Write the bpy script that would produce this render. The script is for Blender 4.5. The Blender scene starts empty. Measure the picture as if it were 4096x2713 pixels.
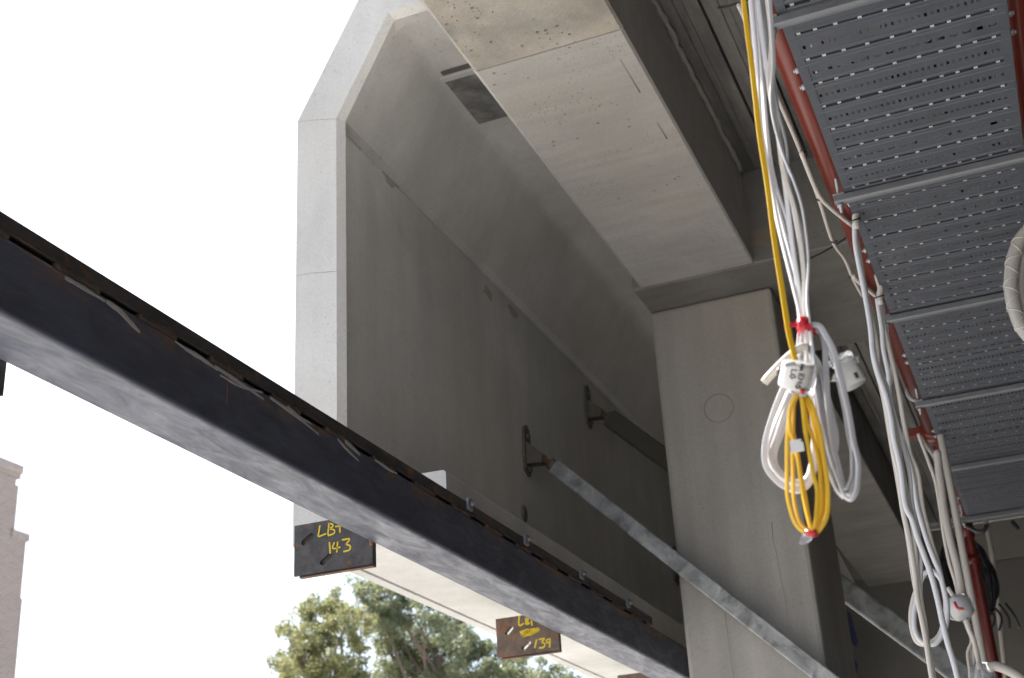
import bpy, bmesh, math, random
from mathutils import Vector, Matrix
random.seed(7)
rnd = random.uniform
scene = bpy.context.scene
EYE = 1.6            # lens height above the ground; all measures below are metres from the lens

# ------------------------------------------------------------------ camera
RT = Vector((0.9236296, 0.3793630, -0.0547000))
DN = Vector((-0.2007779, 0.3573088, -0.9121506))
FW = Vector((-0.3264913, 0.8534718, 0.4061887))
FPX = 5403.58
cam = bpy.data.cameras.new('camera'); co = bpy.data.objects.new('camera', cam)
scene.collection.objects.link(co); scene.camera = co
m3 = Matrix((RT, -DN, -FW)).transposed()
co.matrix_world = Matrix.Translation((0, 0, EYE)) @ m3.to_4x4()
cam.sensor_fit = 'HORIZONTAL'; cam.sensor_width = 36.0; cam.lens = FPX / 4096 * 36
cam.clip_start = 0.05; cam.clip_end = 6000
cam.dof.use_dof = True; cam.dof.focus_distance = 4.3; cam.dof.aperture_fstop = 5.2

# ------------------------------------------------------------------ sky, sun, exposure
SUN_EL, SUN_AZ = math.radians(50), math.radians(-68)      # azimuth from +Y towards +X
w = bpy.data.worlds.new('World'); scene.world = w; w.use_nodes = True
nt = w.node_tree; bg = nt.nodes['Background']
sky = nt.nodes.new('ShaderNodeTexSky'); sky.sky_type = 'NISHITA'; sky.sun_disc = False
sky.sun_elevation = SUN_EL; sky.sun_rotation = SUN_AZ; sky.air_density = 1.0; sky.dust_density = 3.0
nt.links.new(sky.outputs[0], bg.inputs[0]); bg.inputs[1].default_value = 0.10
sl = bpy.data.lights.new('sun', 'SUN'); so = bpy.data.objects.new('sun', sl); scene.collection.objects.link(so)
sl.energy = 4.5; sl.angle = math.radians(0.53); sl.color = (1, 0.965, 0.915)
sd = Vector((math.sin(SUN_AZ) * math.cos(SUN_EL), math.cos(SUN_AZ) * math.cos(SUN_EL), math.sin(SUN_EL)))
so.rotation_euler = sd.to_track_quat('Z', 'Y').to_euler(); so.location = sd * 60
scene.view_settings.view_transform = 'Standard'; scene.view_settings.look = 'None'
scene.view_settings.exposure = 1.6; scene.view_settings.gamma = 1.0
scene.view_settings.use_curve_mapping = False
scene.render.engine = 'CYCLES'
scene.cycles.max_bounces = 10; scene.cycles.diffuse_bounces = 6

# ------------------------------------------------------------------ helpers
def ray(px, py):
    return RT * ((px - 2048) / FPX) + DN * ((py - 1356.5) / FPX) + FW
def at(px, py, X=None, Y=None, Z=None):
    """the point on the real plane X=, Y= or Z= that is seen in this direction"""
    d = ray(px, py)
    t = X / d.x if X is not None else Y / d.y if Y is not None else Z / d.z
    return d * t

class MB:
    def __init__(s): s.v = []; s.f = []; s.sm = []
    def add(s, v, f, smooth=False):
        o = len(s.v); s.v += [Vector(p) for p in v]; s.f += [tuple(i + o for i in q) for q in f]; s.sm += [smooth] * len(f)
        return s
    def bm(s, b, smooth=False):
        b.verts.index_update()
        s.add([v.co.copy() for v in b.verts], [[v.index for v in f.verts] for f in b.faces], smooth); b.free(); return s
    def box(s, x0, x1, y0, y1, z0, z1, bev=0, seg=2):
        b = bmesh.new(); bmesh.ops.create_cube(b, size=1)
        for v in b.verts:
            v.co = Vector(((x0 + x1) / 2 + v.co.x * (x1 - x0), (y0 + y1) / 2 + v.co.y * (y1 - y0), (z0 + z1) / 2 + v.co.z * (z1 - z0)))
        if bev: bmesh.ops.bevel(b, geom=list(b.edges), offset=bev, segments=seg, affect='EDGES', profile=0.5)
        return s.bm(b)
    def ybox(s, x0, x1, y0, y1, z0, z1, c):
        return s.prism([(x0 + c, z0), (x1 - c * .5, z0), (x1, z0 + c * .5), (x1, z1), (x0, z1), (x0, z0 + c)], y0, y1)
    def prism(s, prof, y0, y1):                       # profile in XZ, swept along Y
        n = len(prof)
        v = [(x, y0, z) for x, z in prof] + [(x, y1, z) for x, z in prof]
        f = [(i, (i + 1) % n, n + (i + 1) % n, n + i) for i in range(n)] + [tuple(range(n))[::-1], tuple(range(n, 2 * n))]
        return s.add(v, f)
    def sweep(s, pts, prof, cap=True, up=None, scale=None, twist=0, smooth=True):
        """closed 2-D profile carried along a line of points with a parallel frame"""
        pts = [Vector(p) for p in pts]; n = len(prof)
        t0 = (pts[1] - pts[0]).normalized()
        u = Vector(up) if up else Vector((0, -1, 0))
        u = (u - t0 * u.dot(t0))
        if u.length < 1e-4: u = t0.orthogonal()
        u.normalize(); v = []; 
        for i, p in enumerate(pts):
            a = pts[max(i - 1, 0)]; b = pts[min(i + 1, len(pts) - 1)]
            t = (b - a).normalized()
            u = (u - t * u.dot(t)).normalized(); r = t.cross(u)
            c, si = math.cos(twist * i / len(pts)), math.sin(twist * i / len(pts))
            k = scale(i / (len(pts) - 1)) if scale else 1
            for x, y in prof:
                x, y = x * c - y * si, x * si + y * c
                v.append(p + r * (x * k) + u * (y * k))
        f = []
        for i in range(len(pts) - 1):
            for j in range(n):
                f.append((i * n + j, i * n + (j + 1) % n, (i + 1) * n + (j + 1) % n, (i + 1) * n + j))
        if cap: f += [tuple(range(n))[::-1], tuple(range(len(v) - n, len(v)))]
        return s.add(v, f, smooth)
    def tube(s, pts, r, n=10, scale=None): return s.sweep(pts, circ(r, n), scale=scale)
    def cyl(s, a, b, r, n=20, r2=None):
        k = (r2 or r) / r
        return s.sweep([a, b], circ(r, n), scale=lambda t: 1 + (k - 1) * t)
    def ngonfill(s, outer, holes, y0, y1):
        """a plate in XZ with holes, thickness along Y"""
        b = bmesh.new(); loops = []
        for lp in [outer] + holes:
            vs = [b.verts.new((x, y0, z)) for x, z in lp]; loops.append(vs)
            for i in range(len(vs)): b.edges.new((vs[i], vs[(i + 1) % len(vs)]))
        bmesh.ops.triangle_fill(b, use_beauty=True, use_dissolve=False, edges=list(b.edges))
        b.verts.index_update(); fr = [tuple(v.index for v in f.verts) for f in b.faces]
        vv = [v.co.copy() for v in b.verts]; n = len(vv)
        v2 = [(p.x, y1, p.z) for p in vv]
        ff = list(fr) + [tuple(i + n for i in reversed(f)) for f in fr]
        o = 0
        for lp in loops:
            m = len(lp)
            for i in range(m): ff.append((o + i, o + (i + 1) % m, n + o + (i + 1) % m, n + o + i))
            o += m
        b.free(); return s.add(list(vv) + v2, ff)

def circ(r, n=10, ry=None):
    return [(r * math.cos(2 * math.pi * i / n), (ry or r) * math.sin(2 * math.pi * i / n)) for i in range(n)]
def flat_twin(wd):                                     # flat two-core cable with a shallow waist
    h = wd * 0.27; q = []
    for i in range(16):
        a = 2 * math.pi * i / 16; x = math.cos(a); y = math.sin(a)
        q.append((wd / 2 * (abs(x) ** 0.6) * (1 if x > 0 else -1), h * (abs(y) ** 0.7) * (1 if y > 0 else -1) * (0.80 if abs(x) < 0.2 else 1)))
    return q
def smooth(pts, k=6):
    """Catmull-Rom through the points"""
    p = [Vector(q) for q in pts]; p = [p[0] * 2 - p[1]] + p + [p[-1] * 2 - p[-2]]; out = []
    for i in range(1, len(p) - 2):
        a, b, c, d = p[i - 1:i + 3]
        for j in range(k):
            t = j / k
            out.append(0.5 * ((2 * b) + (c - a) * t + (2 * a - 5 * b + 4 * c - d) * t * t + (3 * b - a - 3 * c + d) * t ** 3))
    out.append(p[-2]); return out

COL = scene.collection; ORG = {}
def mesh_of(name, mb, origin, mat):
    me = bpy.data.meshes.new(name)
    me.from_pydata([tuple(v - origin) for v in mb.v], [], mb.f)
    me.polygons.foreach_set('use_smooth', mb.sm)
    b = bmesh.new(); b.from_mesh(me); bmesh.ops.recalc_face_normals(b, faces=b.faces); b.to_mesh(me); b.free()
    me.materials.append(mat); return me
def obj(name, mb, mat, parent=None, origin=None, label=None):
    """one mesh object; mb in lens-centred metres"""
    if origin is None:
        xs = [v.x for v in mb.v]; ys = [v.y for v in mb.v]; zs = [v.z for v in mb.v]
        origin = Vector(((min(xs) + max(xs)) / 2, (min(ys) + max(ys)) / 2, min(zs)))
    origin = Vector(origin)
    o = bpy.data.objects.new(name, mesh_of(name, mb, origin, mat)); COL.objects.link(o)
    place(o, origin, parent)
    if label: o['label'] = label
    return o
def place(o, origin, parent):
    ORG[o.name] = origin.copy()
    if parent: o.parent = parent; o.location = origin - ORG[parent.name]
    else: o.location = origin + Vector((0, 0, EYE))
def copy_of(o, origin, parent=None):
    c = o.copy(); COL.objects.link(c); c.parent = None
    place(c, Vector(origin), parent); return c
def tag(o, label, cat, group=None, kind=None):
    o['label'] = label; o['category'] = cat
    if group: o['group'] = group
    if kind: o['kind'] = kind
    return o
def thing(name, label, cat, loc, group=None):
    o = bpy.data.objects.new(name, None); COL.objects.link(o); o.empty_display_size = 0.1
    place(o, Vector(loc), None); return tag(o, label, cat, group)
def structure(o): o['kind'] = 'structure'; return o

# ------------------------------------------------------------------ materials
def newmat(name, rough=0.8, metal=0.0, spec=0.5):
    m = bpy.data.materials.new(name); m.use_nodes = True
    b = m.node_tree.nodes['Principled BSDF']
    b.inputs['Roughness'].default_value = rough; b.inputs['Metallic'].default_value = metal
    b.inputs['Specular IOR Level'].default_value = spec
    return m, m.node_tree, b
class N:
    """tiny node helper working in world position"""
    def __init__(s, nt):
        s.nt = nt; s.geo = nt.nodes.new('ShaderNodeNewGeometry'); s.pos = s.geo.outputs['Position']
    def mapped(s, sc, rot=(0, 0, 0)):
        m = s.nt.nodes.new('ShaderNodeMapping'); m.inputs['Scale'].default_value = sc; m.inputs['Rotation'].default_value = rot
        s.nt.links.new(s.pos, m.inputs['Vector']); return m.outputs[0]
    def noise(s, scale, detail=6, rough=0.6, vec=None, dist=0):
        n = s.nt.nodes.new('ShaderNodeTexNoise'); n.inputs['Scale'].default_value = scale; n.inputs['Detail'].default_value = detail
        n.inputs['Roughness'].default_value = rough; n.inputs['Distortion'].default_value = dist
        s.nt.links.new(vec if vec else s.pos, n.inputs['Vector']); return n.outputs['Fac']
    def voro(s, scale, vec=None):
        n = s.nt.nodes.new('ShaderNodeTexVoronoi'); n.inputs['Scale'].default_value = scale
        s.nt.links.new(vec if vec else s.pos, n.inputs['Vector']); return n.outputs['Distance'], n.outputs['Color']
    def ramp(s, fac, a, b, lo=0.0, hi=1.0):
        n = s.nt.nodes.new('ShaderNodeMapRange'); n.inputs['From Min'].default_value = a; n.inputs['From Max'].default_value = b
        n.inputs['To Min'].default_value = lo; n.inputs['To Max'].default_value = hi
        s.nt.links.new(fac, n.inputs['Value']); return n.outputs[0]
    def mul(s, a, b, op='MULTIPLY'):
        n = s.nt.nodes.new('ShaderNodeMath'); n.operation = op
        for i, q in enumerate((a, b)):
            if isinstance(q, (int, float)): n.inputs[i].default_value = q
            else: s.nt.links.new(q, n.inputs[i])
        return n.outputs[0]
    def mix(s, fac, a, b, mode='MIX'):
        n = s.nt.nodes.new('ShaderNodeMix'); n.data_type = 'RGBA'; n.blend_type = mode
        for i, q in ((0, fac), (6, a), (7, b)):
            if isinstance(q, (int, float)): n.inputs[i].default_value = q
            elif isinstance(q, tuple): n.inputs[i].default_value = (*q, 1)
            else: s.nt.links.new(q, n.inputs[i])
        return n.outputs[2]
    def sep(s):
        n = s.nt.nodes.new('ShaderNodeSeparateXYZ'); s.nt.links.new(s.pos, n.inputs[0]); return n.outputs
    def bump(s, h, strength, dist, bsdf):
        n = s.nt.nodes.new('ShaderNodeBump'); n.inputs['Strength'].default_value = strength; n.inputs['Distance'].default_value = dist
        s.nt.links.new(h, n.inputs['Height']); s.nt.links.new(n.outputs[0], bsdf.inputs['Normal'])
    def to(s, out, sock): s.nt.links.new(out, sock)

def sc(c, k): return tuple(min(1, x * k) for x in c)
def concrete(name, base, warm=None, streak=(5, 5, 0.5), blotch=1.3, pits=0.5, contrast=1.0, rough=0.85, bump=0.5, stain=0.0):
    m, nt_, b = newmat(name, rough, 0, 0.3); n = N(nt_)
    warm = warm or (base[0] * 0.98, base[1] * 0.93, base[2] * 0.85)
    big = n.noise(blotch, 7, 0.6, dist=0.4)
    col = n.mix(n.ramp(big, 0.35, 0.68), sc(base, 1 - 0.20 * contrast), sc(base, 1 + 0.12 * contrast))
    col = n.mix(n.ramp(n.noise(blotch * 0.55, 5, 0.55), 0.45, 0.75, 0, 0.75), col, warm)
    st = n.noise(1.0, 5, 0.6, vec=n.mapped(streak))
    col = n.mix(0.55 * contrast, col, n.mix(n.ramp(st, 0.3, 0.7), (0.62, 0.62, 0.62), (1, 1, 1)), 'MULTIPLY')
    fine = n.noise(70, 4, 0.7)
    col = n.mix(0.5, col, n.mix(n.ramp(fine, 0.3, 0.7), (0.72, 0.72, 0.72), (1.0, 1.0, 1.0)), 'MULTIPLY')
    d, vc = n.voro(16)
    pit = n.mul(n.ramp(d, 0.10, 0.16, 1, 0), n.ramp(n.noise(2.3, 2), 0.48, 0.60))
    d2, _ = n.voro(42)
    pit2 = n.mul(n.ramp(d2, 0.12, 0.20, 1, 0), n.ramp(n.noise(3.1, 3), 0.50, 0.62))
    allp = n.mul(n.mul(pit, pit2, 'MAXIMUM'), pits)
    col = n.mix(allp, col, sc(base, 0.35))
    if stain:
        s1 = n.ramp(n.noise(3.4, 6, 0.65, dist=1.0), 0.60, 0.68, 0, stain)
        col = n.mix(s1, col, (0.30, 0.21, 0.09))
    n.to(col, b.inputs['Base Color'])
    h = n.mul(n.mul(fine, 0.5), n.mul(allp, -1.5), 'ADD')
    n.bump(h, bump, 0.004, b)
    return m
C_FASCIA = concrete('precast_concrete', (0.60, 0.595, 0.575), warm=(0.59, 0.565, 0.52), streak=(5, 5, 0.5), blotch=1.1, pits=0.3, contrast=0.7, stain=0.10)
C_BEAM = concrete('beam_concrete', (0.43, 0.418, 0.40), streak=(1.6, 13, 9), blotch=1.6, pits=0.6, contrast=0.65, bump=0.7)
C_BEAM_OLD = concrete('rough_beam_concrete', (0.47, 0.445, 0.40), streak=(3, 3, 3), blotch=3.0, pits=0.8, contrast=1.4, bump=1.0, stain=0.6)
C_COL = concrete('column_concrete', (0.355, 0.342, 0.325), streak=(9, 9, 0.5), blotch=0.8, pits=0.2, contrast=0.8)
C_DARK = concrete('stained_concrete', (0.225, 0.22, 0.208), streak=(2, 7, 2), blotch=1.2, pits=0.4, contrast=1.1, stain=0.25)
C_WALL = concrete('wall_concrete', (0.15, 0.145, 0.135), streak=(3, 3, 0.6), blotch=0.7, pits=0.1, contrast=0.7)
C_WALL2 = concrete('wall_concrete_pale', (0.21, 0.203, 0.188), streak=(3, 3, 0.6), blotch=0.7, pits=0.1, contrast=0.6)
C_RING = concrete('ring_concrete', (0.31, 0.295, 0.275), pits=0.1)
C_FLOOR = concrete('floor_concrete', (0.33, 0.325, 0.32), streak=(1, 1, 1), blotch=0.4, pits=0.1)
C_SITE = concrete('site_ground', (0.62, 0.605, 0.575), streak=(0.5, 0.5, 0.5), blotch=0.15, pits=0.1)

def deck_mat():
    m, nt_, b = newmat('deck_sheet', 0.5, 0.75, 0.5); n = N(nt_)
    a = n.noise(2.0, 6, 0.6, vec=n.mapped((6, 0.8, 6)))
    n.to(n.mix(n.ramp(a, 0.35, 0.7), (0.20, 0.195, 0.19), (0.34, 0.33, 0.315)), b.inputs['Base Color'])
    n.to(n.ramp(n.noise(25, 4), 0.3, 0.7, 0.45, 0.65), b.inputs['Roughness']); return m
DECK = deck_mat()
def galv(name, base=(0.46, 0.48, 0.50), rough=0.42, metal=0.85, spangle=30, patch=0.5):
    m, nt_, b = newmat(name, rough, metal); n = N(nt_)
    a = n.noise(spangle * 0.35, 6, 0.65, dist=1.2); d, c = n.voro(spangle)
    col = n.mix(n.ramp(a, 0.35, 0.65), sc(base, 1 - 0.45 * patch), sc(base, 1 + 0.25 * patch))
    col = n.mix(n.ramp(d, 0.2, 0.8, 0, .12), col, sc(base, .6))
    n.to(col, b.inputs['Base Color']); n.to(n.ramp(a, 0.3, 0.7, rough - 0.08, rough + 0.2), b.inputs['Roughness'])
    n.bump(n.noise(60, 3), 0.08, 0.002, b); return m
GALV_TRAY = galv('tray_galvanised', (0.088, 0.097, 0.116), 0.5, 0.35, 14, 0.18)
GALV_STRUT = galv('strut_galvanised', (0.185, 0.195, 0.21), 0.42, 0.5, 20, 0.3)
GALV_TAB = galv('tab_zinc', (0.55, 0.55, 0.54), 0.4, 0.3, 20, 0.3)
GALV_ROD = galv('rod_galvanised', (0.36, 0.375, 0.39), 0.42, 0.6, 20, 0.3)
GALV_PROP = galv('prop_galvanised', (0.33, 0.34, 0.345), 0.55, 0.3, 16, 1.3)
def steel(name, base, rough, rusty=0.0, top=None, metal=0.35, scuff=True):
    m, nt_, b = newmat(name, rough, metal, 0.6); n = N(nt_)
    a = n.noise(5, 7, 0.6, vec=n.mapped((2.5, 0.8, 2.5)))
    col = n.mix(n.ramp(a, 0.35, 0.7), sc(base, 0.75), sc(base, 1.3))
    if scuff:
        s1 = n.ramp(n.noise(3, 8, 0.75, vec=n.mapped((9, 1.2, 9)), dist=0.6), 0.55, 0.72)
        col = n.mix(n.mul(s1, 0.35), col, sc(base, 2.6))
        s2 = n.ramp(n.noise(1.6, 6, 0.7, vec=n.mapped((3, 1.0, 3)), dist=1.5), 0.52, 0.66)
        col = n.mix(n.mul(s2, 0.55), col, sc(base, 0.45))
    if rusty:
        r1 = n.ramp(n.noise(7, 8, 0.7, dist=0.6), 0.62 - rusty * 0.3, 0.72 - rusty * 0.2)
        col = n.mix(n.mul(r1, 0.9), col, n.mix(n.noise(30, 4), (0.13, 0.045, 0.016), (0.30, 0.13, 0.045)))
    if top:
        z = n.sep()[2]
        r2 = n.mul(n.ramp(z, top[0] + EYE, top[1] + EYE), n.ramp(n.noise(4.0, 8, 0.7, vec=n.mapped((1, 1.2, 3))), 0.47, 0.56))
        col = n.mix(n.mul(r2, 0.85), col, n.mix(n.noise(22, 5), (0.09, 0.04, 0.02), (0.25, 0.12, 0.05)))
    n.to(col, b.inputs['Base Color'])
    n.to(n.ramp(n.noise(4, 7, 0.75, vec=n.mapped((4, 0.9, 4)), dist=1.0), 0.35, 0.65, rough - 0.12, rough + 0.24), b.inputs['Roughness'])
    n.bump(n.noise(90, 3), 0.1, 0.001, b); return m
STEEL = steel('mill_scale_steel', (0.046, 0.053, 0.078), 0.48, 0.0, (1.53, 1.60), metal=0.08)
STEEL_TOP = steel('weathered_top_strip', (0.050, 0.045, 0.044), 0.55, 0.22)
STEEL_PLATE = steel('end_plate_steel', (0.066, 0.062, 0.062), 0.72, 0.16)
STEEL_PLATE2 = steel('rusted_end_plate_steel', (0.12, 0.09, 0.075), 0.6, 0.30)
STEEL_EMBED = concrete('cast_in_plate', (0.24, 0.24, 0.235), warm=(.52, .51, .48), streak=(9, 14, 9), blotch=7.0, pits=.3, contrast=1.8)
BRKT = steel('bracket_steel', (0.15, 0.142, 0.125), 0.65, 0.15)
SHADED_GALV = galv('shaded_galvanised', (0.10, 0.096, 0.080), 0.7, 0.2, 12, 0.4)  # darker galvanised colour holding the shade on the rear prop
RUST_DK = steel('dark_weld', (0.055, 0.040, 0.034), 0.8, 0.2, metal=0.1, scuff=False)
RUST = steel('rust', (0.11, 0.055, 0.032), 0.85, 0.45, metal=0.0, scuff=False)
def simple(name, col, rough=0.5, metal=0, spec=0.5, var=0.12, scale=12, trans=0, alpha=1, sss=0):
    m, nt_, b = newmat(name, rough, metal, spec); n = N(nt_)
    n.to(n.mix(n.noise(scale, 5), sc(col, 1 - var), sc(col, 1 + var)), b.inputs['Base Color'])
    if trans: b.inputs['Transmission Weight'].default_value = trans; b.inputs['IOR'].default_value = 1.25
    if alpha < 1: b.inputs['Alpha'].default_value = alpha
    if sss: b.inputs['Subsurface Weight'].default_value = sss; b.inputs['Subsurface Radius'].default_value = (0.004, 0.003, 0.002)
    return m
PVC_W = simple('white_pvc', (0.53, 0.535, 0.565), 0.35, var=0.04)
PVC_W2 = simple('ivory_pvc', (0.50, 0.47, 0.43), 0.4, var=0.05)
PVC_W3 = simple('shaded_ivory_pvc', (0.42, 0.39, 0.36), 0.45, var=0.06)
PVC_Y = simple('yellow_pvc', (0.60, 0.36, 0.008), 0.32, var=0.06)
PVC_K = simple('black_pvc', (0.012, 0.013, 0.018), 0.4, var=0.3)
TAPE_R = simple('red_tape', (0.42, 0.010, 0.022), 0.25, var=0.15)
CAPW = simple('white_plastic', (0.62, 0.62, 0.61), 0.35, var=0.02)
CLEAR = simple('clear_plastic', (0.85, 0.87, 0.9), 0.12, trans=0.85, var=0.02)
MARK = simple('black_marker', (0.012, 0.012, 0.015), 0.6)
CHALK = simple('yellow_paint_marker', (0.55, 0.41, 0.02), 0.7, var=0.25, scale=60)
RED_P = simple('red_pipe_paint', (0.125, 0.015, 0.007), 0.35, var=0.2, scale=3)
RED_P2 = simple('red_drop_paint', (0.12, 0.009, 0.006), 0.4, var=0.2, scale=3)
SMEAR = simple('zinc_primer_smear', (0.27, 0.265, 0.27), 0.8, var=0.35, scale=25)
CEMENT = simple('cement_smear', (0.30, 0.29, 0.27), 0.9, var=0.4, scale=14)
NAVY = simple('navy_sheet', (0.012, 0.018, 0.055), 0.5, var=0.3, scale=3)
PALE = simple('pale_grey', (0.45, 0.44, 0.42), 0.6, var=0.12)
SLOT_DARK = simple('slot_dark', (0.10, 0.095, 0.085), 0.9, var=0.2)

# ================================================================== SETTING
o = obj('ground', MB().add([(-1500, -1500, -EYE - 0.004), (1500, -1500, -EYE - 0.004), (1500, 1500, -EYE - 0.004), (-1500, 1500, -EYE - 0.004)], [(0, 1, 2, 3)]), C_SITE); structure(o)
o = obj('floor', MB().box(-1.0, 9, -12, 16, -EYE - 0.2, -EYE, 0), C_FLOOR); structure(o)

# ------------------------------------------------------------------ precast fascia panel
YF = 4.945
def P(a, b): return (a * YF, b * YF)
ZB, ZT = 0.324 * YF, 0.928 * YF
XO = -0.599 * YF; XI = -0.555 * YF; FX = -0.45 * YF; ZFL = 0.369 * YF; ZS = 0.863 * YF
g0 = XO + 0.055
outer = [(FX, ZB), (g0 + 0.022, ZB), (g0 + 0.018, ZB + 0.014), (g0 + 0.004, ZB + 0.014), (g0, ZB), (XO, ZB), P(-.599, .764), P(-.508, .928), (-1.874, ZT)]
def inner(d, full=True):
    """inner outline; d = 0 is the sharp rim at the open end, d > 0 the coved body behind it"""
    fl = 1 if (d and full) else 0
    cor = Vector((-.495 * YF + d * 0.45, ZS - d)); dg = Vector((XI + d, .754 * YF - d * .2)); rc = .040 * fl
    if not fl: cove = [cor + Vector((.004 - .001 * i, 0)) for i in range(5)] + [cor + (dg - cor).normalized() * .001 * (i + 1) for i in range(4)]
    else:
        p0, p2 = cor + Vector((.05, 0)), cor + (dg - cor).normalized() * .07
        cove = [p0 * (1 - t) ** 2 + cor * 2 * t * (1 - t) + p2 * t * t for t in [i / 8 for i in range(9)]]
    return [(-1.874, ZS - d)] + [(p.x, p.y) for p in cove] + [(dg.x, dg.y), (XI + d - rc, .754 * YF - d * .2 - (.024 if fl else .001)), (XI + d - rc + .004 * fl, .754 * YF - d * .2 - (.036 if fl else .002)),
            (XI + d - rc + .004 * fl, ZFL + 0.01), (FX - 0.01, ZFL), (FX, ZFL - 0.01)]
fas = thing('fascia_panel', 'large pale precast concrete fascia panel with chamfered upper corner, open end facing camera', 'wall panel', (XO + 0.3, YF + 5, ZB))
prof0 = outer + inner(0); profm = outer + inner(0.032, False); prof1 = outer + inner(0.032); n_ = len(prof0)
v = [(x, YF, z) for x, z in prof0] + [(x, YF + 0.035, z) for x, z in profm] + [(x, YF + 0.09, z) for x, z in prof1] + [(x, 15.9, z) for x, z in prof1]
f = []
for k in (0, n_, 2 * n_):
    f += [(k + i, k + (i + 1) % n_, k + n_ + (i + 1) % n_, k + n_ + i) for i in range(n_)]
f += [tuple(range(n_)), tuple(range(3 * n_, 4 * n_))[::-1]]
obj('shell', MB().add(v, f), C_FASCIA, fas)
XW = XI + 0.032 - 0.036                                         # inner wall face
for (pa, pb) in (((1194, 488), (1344, 476)), ((1183, 1104), (1347, 1085))):
    a_, b_ = at(*pa, Y=YF - .0004), at(*pb, Y=YF - .0004)
    obj('pour_line', MB().sweep([a_, a_.lerp(b_, .4) + Vector((0, 0, .004)), b_], circ(.0012, 6, .0004), up=(0, -1, 0)), C_COL, fas)
# cast-in plate and slot on the inner soffit
zs = ZS - 0.032
e0, e1 = 5.56, 6.02
mb = MB().box(-2.43, -2.14, e0, e1, zs - 0.012, zs + 0.01, 0.003); ep = obj('cast_in_plate', mb, STEEL_EMBED, fas)
mb = MB().box(-2.44, -2.10, e0 - 0.045, e0 - 0.006, zs - 0.02, zs + 0.01, 0.002); obj('slot_edge', mb, PALE, fas)
mb = MB().box(-2.42, -2.10, e0 - 0.085, e0 - 0.047, zs - 0.006, zs + 0.01, 0.001); obj('slot', mb, SLOT_DARK, fas)  # slot drawn as a solid dark bar, not cut into the soffit
# plugged lifting hole on the inner wall
p = at(2096, 2055, X=XW); mb = MB().cyl((XW - 0.01, p.y, p.z), (XW + 0.004, p.y, p.z), 0.05, 20); obj('lifting_hole_plug', mb, C_DARK, fas)
# patch repairs under the sloping crease
for i, (px, py) in enumerate([(2050, 1245), (1420, 560), (1560, 720), (1950, 1170)]):
    p = at(px, py, X=XW); rr = random.Random(i); pp = []
    for j in range(12):
        a = 2 * math.pi * j / 12; k = rr.uniform(0.02, 0.05); pp.append((p.y + 2.2 * k * math.cos(a), p.z + k * math.sin(a)))
    mb = MB().add([(XW + 0.0015, y, z) for y, z in pp] + [(XW - 0.003, y, z) for y, z in pp], [tuple(range(12))] + [(j, (j + 1) % 12, 12 + (j + 1) % 12, 12 + j) for j in range(12)])
    obj('repair_patch', mb, C_BEAM, fas)

# ------------------------------------------------------------------ long concrete edge beam, poured in lifts
BX0, BX1, BZ = -1.872, -1.172, 3.5
lb = thing('edge_beam', 'long pale concrete edge beam running from overhead to the column, joints across its soffit', 'beam', ((BX0 + BX1) / 2, 3, BZ))
for y0, y1, dz, mt, lab in ((-12, 4.598, 0.004, C_BEAM_OLD, 'rough stained length of beam nearest the camera'), (4.604, 6.118, 0.0, C_BEAM, None), (6.123, 7.047, 0.003, C_BEAM, None)):
    s = obj('beam_segment', MB().ybox(BX0, BX1, y0, y1, BZ + dz, 4.45, 0.022), mt, lb)
    if lab: s['label'] = lab
obj('beam_core', MB().box(BX0 + 0.02, BX1 - 0.02, -11.9, 7.04, BZ + 0.02, 4.44), C_DARK, lb)
# shutter nicks
for px, py, px2, py2 in ((2480, 240, 2560, 370), (2628, 492, 2668, 556)):
    a, b_ = at(px, py, Z=BZ), at(px2, py2, Z=BZ)
    obj('shutter_mark', MB().sweep([a, b_], circ(0.0035, 6, 0.0015), up=(0, 0, -1)), C_RING, lb)
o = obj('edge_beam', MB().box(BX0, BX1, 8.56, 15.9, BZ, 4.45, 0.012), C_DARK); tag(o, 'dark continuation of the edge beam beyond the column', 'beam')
# ------------------------------------------------------------------ transverse band beam
tb = thing('band_beam', 'wide shaded concrete cross beam carried by the column, running right above the cables', 'beam', (2, 7.8, BZ))
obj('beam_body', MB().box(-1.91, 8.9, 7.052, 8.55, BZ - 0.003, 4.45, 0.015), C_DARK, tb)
p1, p2 = at(3100, 1075, Y=7.05), at(3390, 925, Y=7.05)
obj('stained_strip', MB().box(-1.165, 1.5, 7.044, 7.0515, 3.50, 3.505), C_RING, tb)
# ------------------------------------------------------------------ column
cl = thing('column', 'square grey concrete column with a faint ring mark, braced by a galvanised prop', 'column', (-1.53, 7.95, -EYE))
obj('shaft', MB().box(-1.905, -1.150, 7.39, 8.50, -EYE, BZ - 0.004, 0.025, 2), C_COL, cl)
rg = []; c0 = Vector((-1.553, 7.3885, 2.79))
mb = MB().sweep([c0 + Vector((0.087 * math.cos(a), 0, 0.087 * math.sin(a))) for a in [2 * math.pi * i / 48 for i in range(49)]], circ(0.0035, 6, 0.0005), up=(0, -1, 0), cap=False)
obj('ring_mark', mb, C_RING, cl)
cr = [at(px, py, Y=7.389) for px, py in ((3088, 2090), (3092, 2160), (3110, 2230), (3118, 2290), (3132, 2350), (3145, 2420), (3150, 2520))]
obj('hairline_crack', MB().sweep(cr, circ(0.0014, 5, 0.0003)), C_RING, cl)
cr = [at(px, py, Y=7.389) for px, py in ((2900, 2450), (2912, 2550), (2925, 2640), (2935, 2713), (2950, 2800))]
obj('hairline_crack', MB().sweep(cr, circ(0.0014, 5, 0.0003)), C_RING, cl)
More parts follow.
